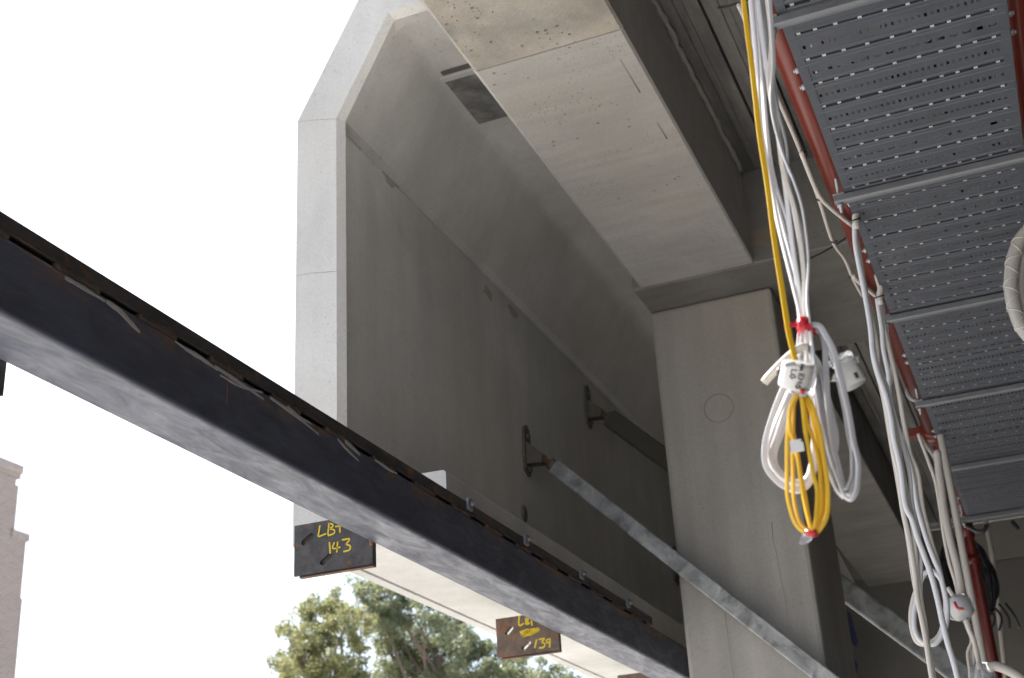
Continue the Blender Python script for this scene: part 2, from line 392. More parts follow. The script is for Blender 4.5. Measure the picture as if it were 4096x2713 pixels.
# pale tapered plate in place of the pale surface beyond the column
fp = [at(px, py, Y=8.62) for px, py in ((3325, 2178), (3352, 2205), (3418, 2330), (3422, 2352), (3396, 2362), (3350, 2345))]
mb = MB(); k = len(fp); mb.add([(q.x, 8.62, q.z) for q in fp] + [(q.x, 8.64, q.z) for q in fp], [tuple(range(k)), tuple(range(k, 2 * k))[::-1]] + [(j, (j + 1) % k, k + (j + 1) % k, k + j) for j in range(k)])
mb.box(-1.2, fp[0].x + 0.02, 8.60, 8.66, fp[5].z - .02, fp[0].z)
o = obj('pale_plate', mb, PALE); tag(o, 'pale tapered plate behind the right edge of the column', 'steel plate')

# ------------------------------------------------------------------ profiled deck soffit
def deck(name, label, x0, x1, y0, y1, z, wpan=0.2):
    t = thing(name, label, 'metal decking', ((x0 + x1) / 2, (y0 + y1) / 2, z))
    h = wpan / 2
    prof = [(-h + .008, 0), (-h * .12 - .012, 0), (-h * .12 - .006, .007), (h * .12 + .006, .007), (h * .12 + .012, 0), (h - .008, 0), (h - .003, .045), (h, .045), (h, .05), (-h, .05), (-h, .045), (-h + .003, .045)]
    n = int(round((x1 - x0) / wpan)); first = None
    for i in range(n):
        c = Vector((x0 + h + i * wpan, (y0 + y1) / 2, z))
        if first is None:
            first = obj('deck_pan', MB().prism([(c.x + a, c.z + b_) for a, b_ in prof], y0, y1), DECK, t, origin=c)
        else: copy_of(first, c, t)
    obj('slab', MB().box(x0, x1, y0, y1, z + 0.052, z + 0.3), C_DARK, t)
    return t
deck('deck_soffit', 'dark ribbed metal deck soffit beside the edge beam, in front of the cross beam', BX1 + 0.002, BX1 + 0.002 + 10.0, -12, 7.045, 4.10)  # carried on unseen behind the lens to cut the light from there
deck('deck_soffit', 'dark ribbed metal deck soffit beyond the cross beam, behind the tray', BX1 + 0.002, BX1 + 0.002 + 10.0, 8.555, 15.9, 4.10)
# rough grout line along the beam top
pts = [(BX1 + 0.012 + rnd(-.006, .006), 4.9 + i * 0.06, 4.088 + rnd(-.01, .006)) for i in range(36)]
obj('grout_seam', MB().tube(pts, 0.016, 6, scale=lambda t: 0.7 + 0.5 * abs(math.sin(37 * t))), C_BEAM, lb)

# ------------------------------------------------------------------ rear wall (panel by panel) and added unseen side wall
YR = 15.9
bw = thing('rear_wall', 'dull concrete panel wall closing the far end of the bay, lower right', 'wall', (3, YR, -EYE))
zj = 0.2262 * YR
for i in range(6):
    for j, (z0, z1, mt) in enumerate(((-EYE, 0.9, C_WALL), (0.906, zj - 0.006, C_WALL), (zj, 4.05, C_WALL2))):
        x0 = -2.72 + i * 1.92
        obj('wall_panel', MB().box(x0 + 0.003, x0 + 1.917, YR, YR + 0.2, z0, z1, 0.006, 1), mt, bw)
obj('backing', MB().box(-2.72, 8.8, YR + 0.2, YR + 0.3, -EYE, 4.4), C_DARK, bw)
# unseen wall added on the right to block light and keep the bay dark
sw = obj('unseen_side_wall', MB().box(8.9, 9.1, -12, 16, -EYE, 4.4, 0.01), C_WALL); tag(sw, 'unseen concrete side wall added on the far right to block light', 'wall')

# ================================================================== STEEL BEAM
HS = 1.4; s_ = HS / 1.3
SX0, SX1, SZ0, SZ1 = -1.652 * HS, -1.510 * HS, HS, 1.598
sb = thing('steel_beam', 'dark steel box beam crossing from the left edge down to the column, rusty stitched top strip', 'steel beam', ((SX0 + SX1) / 2, 5, SZ0))
b = bmesh.new(); mb = MB(); mb.box(SX0, SX1, -0.5, 13.0, SZ0, SZ1, 0.016, 4)
mb.sm = [True] * len(mb.sm); bb = obj('box_section', mb, STEEL, sb)
b.free()
md = bb.modifiers.new('wn', 'WEIGHTED_NORMAL')
ST0, ST1 = 1.611, 1.656
SXT = SX1 - 0.004
mb = MB().box(SXT - 0.012, SXT, -0.4, 7.52, ST0, ST1, 0.002, 1).box(SXT - 0.10, SXT - 0.012, -0.4, 7.52, ST1 - 0.01, ST1 - 0.001)
obj('top_angle', mb, STEEL_TOP, sb)
obj('packer_bar', MB().box(SXT - 0.06, SXT - 0.03, -0.4, 7.5, SZ1 + 0.0005, ST1 - 0.011), STEEL_TOP, sb)
wm = None; wc = None; wd_ = None
for i in range(-3, 17):
    y0 = (2.056 + 0.3155 * i + 0.155) * s_; y1 = y0 + 0.158 * s_
    if y0 > 7.45: break
    c = Vector((SXT - 0.008, (y0 + y1) / 2, SZ1 - 0.006))
    if wm is None:
        mb = MB(); pts = [(c.x + rnd(-.0015, .0015), y0 + (y1 - y0) * q / 14, c.z + 0.010 + rnd(-.002, .002)) for q in range(15)]
        mb.tube(pts, 0.0135, 8, scale=lambda t: 0.85 + 0.2 * abs(math.sin(23 * t)))
        wm = obj('stitch_weld', mb, RUST, sb, origin=c)
    else: wc = copy_of(wm, c, sb)
    if y0 < 4.6 and wm:
        if wd_ is None: wd_ = wm.data.copy(); wd_.materials[0] = RUST_DK
        (wm if wc is None else wc).data = wd_
# zinc primer smears left by the welder, running down the web
XS = SX1 + 0.0012
def smear(pix, wd, seed):
    pts = [at(px, py, X=XS) for px, py in pix]; rr = random.Random(seed)
    pts = smooth(pts, 4)
    mb = MB().sweep(pts, circ(wd / 2, 8, 0.0009), up=(1, 0, 0), scale=lambda t: 0.55 + 0.45 * math.sin(math.pi * min(1, t + 0.12)) + rr.uniform(-.12, .12), smooth=False)
    obj('primer_smear', mb, SMEAR, sb)
smear([(425, 1205), (480, 1245), (540, 1310), (560, 1328)], .018, 1)
smear([(260, 1110), (330, 1150), (420, 1205)], .014, 2)
smear([(860, 1465), (950, 1525), (1055, 1597)], .014, 3)
smear([(880, 1500), (960, 1545), (1050, 1570)], .010, 4)
smear([(1080, 1590), (1180, 1660), (1275, 1738)], .013, 5)
smear([(1150, 1625), (1200, 1670), (1245, 1695)], .012, 6)
smear([(1350, 1755), (1390, 1800), (1436, 1845)], .014, 7)
smear([(1380, 1765), (1410, 1790), (1440, 1820)], .018, 8)
smear([(740, 1395), (800, 1430), (870, 1480)], .016, 9)
smear([(700, 1365), (790, 1430)], .008, 10)
smear([(1500, 1840), (1560, 1880), (1590, 1895)], .012, 11)
p0 = at(916, 1460, X=XS); obj('rust_run', MB().sweep([p0, p0 + Vector((0, -0.004, -.06)), p0 + Vector((0, -.006, -.13))], circ(.0022, 6, .0008), up=(1, 0, 0)), RUST, sb)
# galvanised clips along the strip
cp = None
for px, py in ((1875, 2030), (2102, 2170), (2323, 2300), (2509, 2418)):
    q = at(px, py, X=SX1); c = Vector((SX1, q.y, ST0))
    mb = MB().box(SX1 - .003, SX1 + .012, q.y - .022, q.y + .022, ST0 + .008, ST1 + .012, .003, 1).cyl((SX1 + .010, q.y, ST0 + .035), (SX1 + .024, q.y, ST0 + .035), .012, 6).cyl((SX1 + .024, q.y, ST0 + .035), (SX1 + .032, q.y, ST0 + .035), .006, 10)
    obj('clip', mb, GALV_STRUT, sb)

# ------------------------------------------------------------------ hanging cleat plates
PX0, PX1, PZ0, PZ1 = -2.481 * s_, -2.163 * s_, 1.2365 * s_, 1.424 * s_
def slot(a, b_, r):
    a = Vector((a.x, a.z)); b_ = Vector((b_.x, b_.z)); d = (b_ - a).normalized(); base = math.atan2(d.y, d.x); out = []
    for i in range(8): t = base + math.pi / 2 + math.pi * i / 7; out.append((a.x + r * math.cos(t), a.y + r * math.sin(t)))
    for i in range(8): t = base - math.pi / 2 + math.pi * i / 7; out.append((b_.x + r * math.cos(t), b_.y + r * math.sin(t)))
    return out
def stroke(pts, wd, up, taper=False):
    return MB().sweep(pts, [(-wd / 2, -.0004), (wd / 2, -.0004), (wd / 2, .0005), (-wd / 2, .0005)], up=up, smooth=False)
def cleat(yc, label, mat_, holes_px, strokes, zoom, through):
    y = yc * s_
    t = thing('cleat_plate', label, 'steel plate', (PX0 + .15, y, PZ0), 'cleat plates under the steel beam')
    hs = []
    sl_ = holes_px or [((440, 455), (505, 395)), ((595, 620), (655, 560))]
    if holes_px:
        for a, b_ in holes_px:
            f_ = lambda q: at(zoom[0] + zoom[2] * q[0], zoom[1] + zoom[2] * q[1], Y=y)
            hs.append(slot(f_(a), f_(b_),   .0115))
    else:
        for a, b_ in ((-.10, .105), (-.245, .03)):
            pass
        cx = (PX0 + PX1) / 2
        hs = [slot(Vector((PX0 + .035, 0, PZ0 + .135)), Vector((PX0 + .062, 0, PZ0 + .165)), .0115), slot(Vector((PX0 + .105, 0, PZ0 + .055)), Vector((PX0 + .132, 0, PZ0 + .085)), .0115)]
    out = [(PX0, PZ0), (PX1, PZ0), (PX1, PZ1), (PX0, PZ1)]
    obj('front_plate', MB().ngonfill(out, hs, y, y + .012), mat_, t)
    d = .018
    out2 = [(PX0 + d, PZ0 - .006), (PX1 + .0, PZ0 - .006), (PX1 + .0, PZ1), (PX0 + d, PZ1)]
    obj('rear_plate', MB().ngonfill(out2, hs if through else [], y + .0125, y + .03), mat_, t)
    obj('weld_bead', MB().tube([(PX1 - .004, y - .002, SZ0 + .002), (PX1 - .003, y - .002, SZ0 + .06), (PX1 - .004, y - .002, PZ1)], .008, 8), RUST, t)
    obj('rust_edge', MB().box(PX0 + .02, PX1 + .001, y + .004, y + .027, PZ0 - .0085, PZ0 - .0062), RUST, t)
    for st, wd in strokes:
        pts = [at(zoom[0] + zoom[2] * a, zoom[1] + zoom[2] * b_, Y=y - .001) for a, b_ in st]
        if len(pts) > 2: pts = smooth(pts, 3)
        obj('chalk_stroke', stroke(pts, wd, (0, -1, 0)), CHALK, t)
    return t
z1 = (1000, 1950, .4866); z2 = (1800, 2000, .4548)
cleat(2.271, 'dark cleat plate hanging under the beam at the left edge of the view', STEEL_PLATE, None, [], z1, True)
W1 = .0062
cleat(4.152, 'dark steel cleat plate marked 143 in yellow, hanging in front of the fascia end', STEEL_PLATE, [((442, 452), (504, 397)), ((596, 617), (656, 562))],
      [([(575, 312), (568, 360), (562, 402), (596, 392), (626, 380)], W1), ([(650, 292), (645, 340), (640, 390)], W1), ([(650, 296), (682, 306), (676, 326), (650, 340)], W1), ([(650, 340), (692, 350), (690, 378), (640, 397)], W1),
       ([(738, 318), (740, 372)], W1), ([(700, 322), (738, 318), (775, 312)], W1), ([(654, 450), (660, 545)], W1), ([(694, 452), (680, 502), (744, 490)], W1), ([(720, 446), (714, 534)], W1),
       ([(756, 432), (820, 424), (788, 468)], W1), ([(788, 468), (824, 482), (816, 515), (768, 527)], W1)], z1, False)
W2 = .0085
cleat(6.037, 'brown rusting cleat plate with yellow scribble and 139, hanging below the pale fascia underside', STEEL_PLATE2, [((502, 1173), (539, 1127)), ((648, 1303), (694, 1257))],
      [([(612, 1020), (605, 1060), (612, 1106), (650, 1085)], W2), ([(664, 1035), (668, 1095)], W2), ([(664, 1040), (690, 1050), (670, 1070), (700, 1085), (668, 1095)], W2), ([(716, 1060), (722, 1105)], W2),
       ([(615, 1168), (700, 1138), (625, 1188), (740, 1130), (640, 1200), (780, 1128), (670, 1195), (792, 1135), (700, 1190), (770, 1150)], W2 * 1.6),
       ([(762, 1228), (745, 1302)], W2), ([(783, 1228), (830, 1220), (806, 1252)], W2), ([(806, 1252), (834, 1266), (824, 1296), (784, 1302)], W2), ([(882, 1222), (852, 1232), (852, 1258), (884, 1244)], W2), ([(882, 1222), (876, 1298)], W2)], z2, True)
cleat(7.922, 'brown cleat plate just entering the bottom edge beside the column', STEEL_PLATE2, None, [], z2, True)

# ================================================================== PROPS (galvanised braces)
def prop(y, ztop, label, mat_, r=.052, dark=False):
    t = thing('brace_prop', label, 'prop', (XW, y, ztop), 'galvanised braces to the fascia')
    d = Vector((.7071, 0, -.7071))
    a = Vector((XW + .15, y, ztop - .10))
    # foot plate (bracket) on the wall
    mb = MB(); pr = [(-.085, -.13), (.02, -.16), (.06, -.10), (.075, .02), (.05, .14), (.0, .17), (-.06, .15), (-.085, .05)]
    k = len(pr); mb.add([(XW + .001, y + q[0] * .75, ztop + q[1]) for q in pr] + [(XW + .018, y + q[0] * .75, ztop + q[1]) for q in pr], [tuple(range(k))[::-1], tuple(range(k, 2 * k))] + [(j, (j + 1) % k, k + (j + 1) % k, k + j) for j in range(k)])
    br = obj('wall_bracket', mb, BRKT, t)
    obj('bolt', MB().cyl((XW + .018, y - .01, ztop + .09), (XW + .034, y - .01, ztop + .09), .018, 6), BRKT, br)
    obj('bolt', MB().cyl((XW + .018, y - .01, ztop - .12), (XW + .034, y - .01, ztop - .12), .018, 6), BRKT, br)
    for s in (-1, 1): obj('lug', MB().add([(XW + .018, y + s * .03, ztop + .05), (XW + .018, y + s * .03, ztop - .09), (XW + .11, y + s * .03, ztop - .10), (XW + .12, y + s * .03, ztop - .04),
                    (XW + .018, y + s * .042, ztop + .05), (XW + .018, y + s * .042, ztop - .09), (XW + .11, y + s * .042, ztop - .10), (XW + .12, y + s * .042, ztop - .04)],
                    [(0, 1, 2, 3), (7, 6, 5, 4), (0, 4, 5, 1), (1, 5, 6, 2), (2, 6, 7, 3), (3, 7, 4, 0)]), BRKT, br)
    obj('screw_spindle', MB().cyl(Vector((XW + .09, y, ztop - .06)), a + d * .03, .022, 12), RUST, t)
    obj('end_collar', MB().cyl(a, a + d * .06, r * .8, 6), BRKT, t)
    L = (a.z + EYE - .02) / .7071
    c_ = r * .16; sq = [(r, -r + c_), (r, r - c_), (r - c_, r), (-r + c_, r), (-r, r - c_), (-r, -r + c_), (-r + c_, -r), (r - c_, -r)]
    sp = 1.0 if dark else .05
    if dark: obj('shaded_length', MB().sweep([a + d * .03, a + d * sp], [(x * .97, y_ * .97) for x, y_ in sq], smooth=False), SHADED_GALV, t)  # shade on the upper length painted in as a separate darker tube
    obj('tube', MB().sweep([a + d * sp, a + d * L], sq, smooth=False), mat_, t)
    e = a + d * L
    obj('base_plate', MB().box(e.x - .12, e.x + .12, y - .09, y + .09, -EYE, -EYE + .02, .004), BRKT, t)
    return t
q = at(2120, 1820, X=XW); prop(7.305, q.z, 'long galvanised prop slanting down in front of the column', GALV_PROP, .047)
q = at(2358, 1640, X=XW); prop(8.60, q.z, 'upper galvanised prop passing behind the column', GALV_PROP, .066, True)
prop(10.6, 2.72, 'farthest dark prop seen low between column and cables', GALV_PROP, .055)

# ================================================================== CABLE TRAY
TZ = 2.4; TX0, TX1 = -0.378, 0.242; PITCH = 0.1432
ct = thing('cable_tray', 'galvanised slotted cable tray hanging overhead at the right', 'cable tray', ((TX0 + TX1) / 2, 5.5, TZ))
def plank_mesh(c, kind):
    """a pressed slotted plank, holes left open; runs along X"""
    hw = 0.0655; mb = MB()
    x0, x1 = TX0 + .006, TX1 - .006
    if kind == 2: hp, hwid, hl = 0.0187, 0.0100, 0.0130
    elif kind == 0: hp, hwid, hl = 0.0187, 0.0088, 0.0175
    else: hp, hwid, hl = 0.0374, 0.0230, 0.0165
    n = int((x1 - x0 - .03) / hp); xs = [x0]; m0 = (x0 + x1 - n * hp) / 2
    holes = set()
    for i in range(n):
        a = m0 + i * hp + (hp - hwid) / 2; xs.append(a); holes.add(len(xs) - 1); xs.append(a + hwid)
    xs.append(x1)
    rows = [(-hw, .026), (-hw, .004), (-hw + .004, 0), (-hw + .012, 0), (-hw + .0155, -.0045), (-hw + .0195, -.0045), (-hw + .023, 0), (-hl / 2, 0), (hl / 2, 0), (hw - .023, 0), (hw - .0195, -.0045), (hw - .0155, -.0045), (hw - .012, 0), (hw - .004, 0), (hw, .004), (hw, .026)]
    def strip(r0, r1):
        (ya, za), (yb, zb) = rows[r0], rows[r1]
        mb.add([(x0, c.y + ya, c.z + za), (x1, c.y + ya, c.z + za), (x1, c.y + yb, c.z + zb), (x0, c.y + yb, c.z + zb)], [(0, 1, 2, 3)])
    for r in range(len(rows) - 1):
        if r != 7: strip(r, r + 1); continue
        for i in range(len(xs) - 1):
            if i in holes: 
                if kind == 1 and i % 3:                     # punched tongue left inside the wide slots
                    xa = xs[i] + .004; xb = xs[i + 1] - .004
                    mb.add([(xa, c.y - hl / 2, c.z), (xb, c.y - hl / 2, c.z), (xb, c.y - .001, c.z), (xa, c.y - .001, c.z)], [(0, 1, 2, 3)])
                continue
            mb.add([(xs[i], c.y - hl / 2, c.z), (xs[i + 1], c.y - hl / 2, c.z), (xs[i + 1], c.y + hl / 2, c.z), (xs[i], c.y + hl / 2, c.z)], [(0, 1, 2, 3)])
    # tabs bridging to the next plank
    mb.tab0 = len(mb.f)
    for i in range(10):
        xc = x0 + .03 + (i + .22 * math.sin(i * 5.3 + kind)) * (x1 - x0 - .06) / 9
        mb.add([(xc - .006, c.y + hw, c.z + .003), (xc + .006, c.y + hw, c.z + .003), (xc + .006, c.y + PITCH - hw, c.z + .003), (xc - .006, c.y + PITCH - hw, c.z + .003)], [(0, 1, 2, 3)])
    return mb
STR_Y = [3.30, 4.44, 5.62, 6.79, 8.0, 9.2]
STR_Y0 = [2.12, 0.93] + STR_Y
src = {}
y = 3.341 - PITCH * 16; i = 0
while y < 9.30:
    c = Vector(((TX0 + TX1) / 2, y, TZ)); kd = (1, 0, 0, 2, 1, 0, 2, 0, 0)[i % 9]
    if kd not in src:
        pm = plank_mesh(c, kd); po = src[kd] = obj('tray_plank', pm, GALV_TRAY, ct, origin=c)
        po.data.materials.append(GALV_TAB)
        for pi in range(pm.tab0, len(pm.f)): po.data.polygons[pi].material_index = 1
    else: po = copy_of(src[kd], c, ct)
    po.location += Vector((rnd(-.002, .002), rnd(-.0022, .0022), rnd(-.0012, .0012))); po.rotation_euler = (rnd(-.012, .012), rnd(-.002, .002), rnd(-.003, .003))
    y += PITCH; i += 1
for xs_, sgn in ((TX0, 1), (TX1, -1)):
    mb = MB().prism([(xs_, TZ - .002), (xs_ + sgn * .028, TZ - .002), (xs_ + sgn * .028, TZ - .0005), (xs_ + sgn * .002, TZ - .0005), (xs_ + sgn * .002, TZ + .055), (xs_, TZ + .055)], 0.9, 9.37)
    obj('side_rail', mb, GALV_TRAY, ct)
bt = None
for sx, sgn in ((TX0, -1), (TX1, 1)):
    bt = None
    for yb in (3.64, 3.74, 5.0, 5.1, 6.2, 6.3, 7.4, 7.5):
        c = Vector((sx, yb, TZ + .02))
        if bt is None: bt = obj('rail_bolt', MB().cyl((sx, yb, TZ + .03), (sx + sgn * .014, yb, TZ + .03), .011, 6).cyl((sx + sgn * .014, yb, TZ + .03), (sx + sgn * .02, yb, TZ + .03), .006, 8), GALV_ROD, ct, origin=c)
        else: copy_of(bt, c, ct)
tr = None
ordn = ['first', 'second', 'third', 'fourth', 'fifth', 'sixth']
for i, ys in enumerate(STR_Y):
    t = thing('trapeze_hanger', 'galvanised trapeze strut under the cable tray, %s from the top of the view' % ordn[i], 'tray hanger', (-.08, ys, TZ - .05), 'trapeze struts under the tray')
    x0, x1, zc = -.418, .29, TZ - .028
    if tr is None:
        a = obj('strut', MB().sweep([(x0, ys, zc), (x1, ys, zc)], [(.014, .0205), (-.014, .0205), (-.014, -.002), (-.010, -.009), (-.004, -.011), (.004, -.011), (.010, -.009), (.014, -.002)], up=(0, 0, 1), smooth=False), GALV_STRUT, t, origin=(0, ys, zc))
        tr = [a]
        for xr in (-.400, .272):
            tr.append(obj('threaded_rod', MB().cyl((xr, ys, zc - .045), (xr, ys, 4.10), .0065, 10), GALV_ROD, t, origin=(xr, ys, zc)))
            tr.append(obj('nut', MB().cyl((xr, ys, zc - .024), (xr, ys, zc - .0115), .0125, 6), GALV_ROD, t, origin=(xr, ys, zc - .03)))
            tr.append(obj('washer', MB().box(xr - .02, xr + .02, ys - .02, ys + .02, zc + .021, zc + .025), GALV_ROD, t, origin=(xr, ys, zc + .02)))
        base = ys
    else:
        for a in tr: og = ORG[a.name]; copy_of(a, (og.x, og.y - base + ys, og.z), t)
# cables lying in the tray, seen through the slots
tcs = thing('tray_cables', 'pale cables lying inside the overhead tray, glimpsed through its slots', 'cables', (-.07, 5, TZ + .03))
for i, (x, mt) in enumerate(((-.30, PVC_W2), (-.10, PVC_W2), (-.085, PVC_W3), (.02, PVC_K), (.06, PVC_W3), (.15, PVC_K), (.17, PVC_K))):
    pts = smooth([(x + rnd(-.02, .02), 1 + j * .7, TZ + .036 + rnd(0, .006)) for j in range(13)], 3)
    obj('cable', MB().tube(pts, .0065, 7), mt, tcs)

# ================================================================== RED PIPES
def pipe_thing(label, loc): return thing('sprinkler_pipe', label, 'pipe', loc)
rp = pipe_thing('red painted sprinkler main beside the left edge of the tray, dropping down at its end', (-.405, 6, 2.46))
PXc, PZc = -.402, 2.515
YE = 9.55
obj('main_pipe', MB().tube([(PXc, .9, PZc), (PXc, 7.65, PZc)], .050, 24), RED_P, rp)
obj('coupling', MB().tube([(PXc, 7.58, PZc), (PXc, 7.74, PZc)], .066, 24), RED_P, rp)
mb = MB().box(PXc - .20, PXc + .0, 7.60, 7.66, PZc - .035, PZc + .02, .006); cb = obj('clamp_bracket', mb, RED_P, rp)
obj('clamp_bolt', MB().cyl((PXc - .16, 7.59, PZc - .05), (PXc - .16, 7.59, PZc + .04), .012, 8), GALV_ROD, cb)
arc = [(PXc, 7.7, PZc), (PXc, YE - .08, PZc)] + [(PXc, YE - .08 + .08 * math.sin(a), PZc - .08 + .08 * math.cos(a)) for a in [math.pi / 2 * i / 8 for i in range(1, 9)]] + [(PXc, YE, -EYE)]
obj('branch_pipe', MB().tube(arc, .034, 20), RED_P2, rp)
obj('elbow', MB().tube([(PXc, YE - .16, PZc)] + arc[1:10] + [(PXc, YE, PZc - .17)], .042, 20), RED_P2, rp)
obj('coupling', MB().tube([(PXc, YE, PZc - .30), (PXc, YE, PZc - .36)], .044, 20), RED_P2, rp)
for yh in (6.95, 9.0):
    obj('pipe_clip', MB().sweep([(PXc + .056 * math.cos(a) * (1 if yh < 7.6 else .68), yh, PZc + .056 * math.sin(a) * (1 if yh < 7.6 else .68)) for a in [2 * math.pi * i / 20 for i in range(21)]], circ(.012, 6, .003), up=(0, 1, 0), cap=False), GALV_ROD, rp)
    obj('hanger_rod', MB().cyl((PXc, yh, PZc + .05), (PXc, yh, 4.1), .005, 8), GALV_ROD, rp)
rp2 = pipe_thing('red painted pipe partly seen along the right edge of the tray', (.29, 5, 2.46))
obj('main_pipe', MB().tube([(.285, .9, 2.52), (.285, 9.4, 2.52)], .030, 20), RED_P, rp2)
obj('branch', MB().tube([(.285, 4.33, 2.50), (.60, 4.36, 2.50)], .030, 16), RED_P, rp2)

# ================================================================== HANGING CABLES
YC = 2.30
def px_path(pts, scale_, off, Y, dy=0.0, k=6):
    n = len(pts); out = []
    for i, (x, y) in enumerate(pts):
        out.append(at(off[0] + x * scale_, off[1] + y * scale_, Y=Y + dy * i / max(1, n - 1)))
    return smooth(out, k)
VW = (4096 / 2367, (0, 0)); CR = (.6375, (2900, 1200)); RB = (.4547, (3500, 2000))
def to_tray(pts, x=None):
    """carry the top of a hanging cable on up out of view to the tray rail"""
    a = pts[0]
    return smooth([Vector((TX0 - .012, a.y + .02, TZ + .07)), Vector((TX0 - .02, a.y + .01, TZ - .08)), Vector(((a.x + TX0) / 2, a.y, (a.z + TZ) / 2)), a], 6)[:-1] + pts
wb = thing('cable_bundle', 'white flat cables hanging in a bundle bound by red tape, looped at the bottom', 'cables', (-.35, YC, .60))
def cable(name, pix, fr, Y, mat_, parent, wd=.0125, dy=0, tray=False, tw=0, rnd_=False, up=None, k=6):
    pts = px_path(pix, fr[0], fr[1], Y, dy, k)
    if tray: pts = to_tray(pts)
    pts = [p_ + Vector((.0004 * math.sin(i * .7 + wd * 9e3), .0010 * math.sin(i * .45 + wd * 5e3), 0)) for i, p_ in enumerate(pts)]
    pr = circ(wd / 2, 10) if rnd_ else flat_twin(wd * .78)
    return obj(name, MB().sweep(pts, pr, up=up or (0, -1, 0.2), twist=tw), mat_, parent)
strands = [
 ([(1735, -10), (1748, 130), (1758, 290), (1782, 430), (1808, 560), (1836, 670), (1853, 755), (1850, 830)], .000, .0150),
 ([(1743, -10), (1760, 150), (1772, 330), (1796, 470), (1828, 590), (1851, 690), (1858, 757), (1856, 840)], .012, .0140),
 ([(1752, -10), (1768, 130), (1792, 270), (1812, 400), (1826, 520), (1843, 640), (1861, 757), (1862, 850)], -.006, .0130),
 ([(1772, -10), (1783, 90), (1778, 190), (1795, 290), (1812, 400), (1840, 500), (1856, 610), (1865, 755), (1868, 850)], -.012, .0120),
 ([(1757, -10), (1771, 80), (1784, 180), (1800, 260), (1818, 340), (1826, 440), (1848, 560), (1864, 680), (1868, 757), (1874, 850)], .006, .0130),
 ([(1764, -10), (1780, 120), (1794, 230), (1806, 330), (1832, 450), (1855, 540), (1862, 640), (1871, 757), (1879, 850)], .016, .0125),
 ([(1778, -10), (1788, 130), (1784, 240), (1808, 350), (1836, 420), (1858, 500), (1868, 600), (1866, 700), (1872, 757), (1884, 860)], -.018, .0120),
 ([(1748, -10), (1765, 110), (1770, 260), (1788, 400), (1822, 520), (1838, 620), (1846, 700), (1850, 757), (1845, 820), (1838, 850)], .020, .0130)]
for i, (pp, dy, wd) in enumerate(strands):
    cable('cable', pp, VW, YC + dy, PVC_W if i != 3 else PVC_W2, wb, wd, tray=True, tw=rnd(-3.2, 3.2))
loops = [
 ([(515, 330), (462, 460), (412, 575), (335, 770), (258, 960), (280, 1080), (360, 1165), (450, 1205), (520, 1165), (556, 1080), (570, 900), (560, 600), (540, 380)], .045, .0115),
 ([(520, 340), (480, 500), (440, 620), (372, 800), (318, 950), (322, 1040), (400, 1120), (470, 1135), (520, 1095), (545, 960), (550, 700), (538, 400)], .050, .0105),
 ([(548, 170), (615, 215), (662, 320), (706, 480), (742, 650), (778, 860), (806, 1010), (812, 1140), (795, 1205), (770, 1222), (730, 1180), (676, 1040), (622, 860), (590, 660), (560, 440)], .030, .0115),
 ([(545, 350), (600, 470), (655, 640), (690, 790), (703, 880), (690, 950), (664, 900), (628, 740), (590, 560), (552, 400)], .040, .0105),
 ([(500, 300), (440, 420), (375, 540), (292, 740), (248, 930), (262, 1050), (335, 1145), (430, 1190), (500, 1180), (548, 1110), (562, 960), (548, 700), (535, 420)], .012, .0135),
 ([(505, 330), (450, 450), (402, 560), (322, 760), (268, 930), (296, 1050), (372, 1128), (460, 1155), (525, 1120), (552, 1000), (556, 760), (540, 430)], .026, .013),
 ([(510, 320), (470, 450), (425, 570), (352, 780), (300, 930), (290, 1000), (345, 1110), (420, 1165), (490, 1165), (536, 1120), (575, 1010), (585, 760), (550, 420)], .036, .0125),
 ([(540, 155), (590, 165), (640, 235), (690, 345), (722, 480), (762, 640), (800, 850), (832, 1000), (834, 1150), (812, 1225), (782, 1252), (742, 1215), (690, 1080), (640, 900), (600, 700), (566, 500), (545, 330)], -.012, .0150),
 ([(545, 160), (600, 190), (628, 300), (634, 460), (645, 620), (660, 800), (700, 1000), (740, 1150), (760, 1185), (790, 1130), (800, 1020), (794, 880)], .014, .014),
 ([(540, 330), (590, 410), (612, 500), (640, 620), (682, 780), (696, 880), (686, 960), (650, 1050), (625, 1000), (605, 880), (585, 700), (560, 420)], .022, .0125),
 ([(550, 400), (572, 560), (590, 760), (620, 940), (660, 1090), (700, 1190), (745, 1240)], .002, .0150)]
for pp, dy, wd in loops: cable('cable_loop', pp, CR, YC + dy, PVC_W, wb, wd, tw=rnd(-2.2, 2.2))
cable('cable_end', [(520, 296), (480, 300), (432, 328), (335, 420), (246, 520)], CR, YC - .02, PVC_W2, wb, .0155, rnd_=True)
# red tape
c = at(3222, 1311, Y=YC); ux = (at(3260, 1311, Y=YC) - c).normalized()
mb = MB().sweep([c + Vector((0, 0, .008)), c + Vector((.0, -.001, .002)), c + Vector((.001, 0, -.005)), c + Vector((.001, 0, -.011))], circ(.0165, 18, .026), up=(0, -1, 0))
tp = obj('red_tape', mb, TAPE_R, wb)
obj('tape_tail', MB().box(c.x - .034, c.x - .010, YC - .0285, YC - .0272, c.z - .006, c.z + .003).box(c.x + .006, c.x + .014, YC - .0285, YC - .0275, c.z - .020, c.z - .006), TAPE_R, tp)

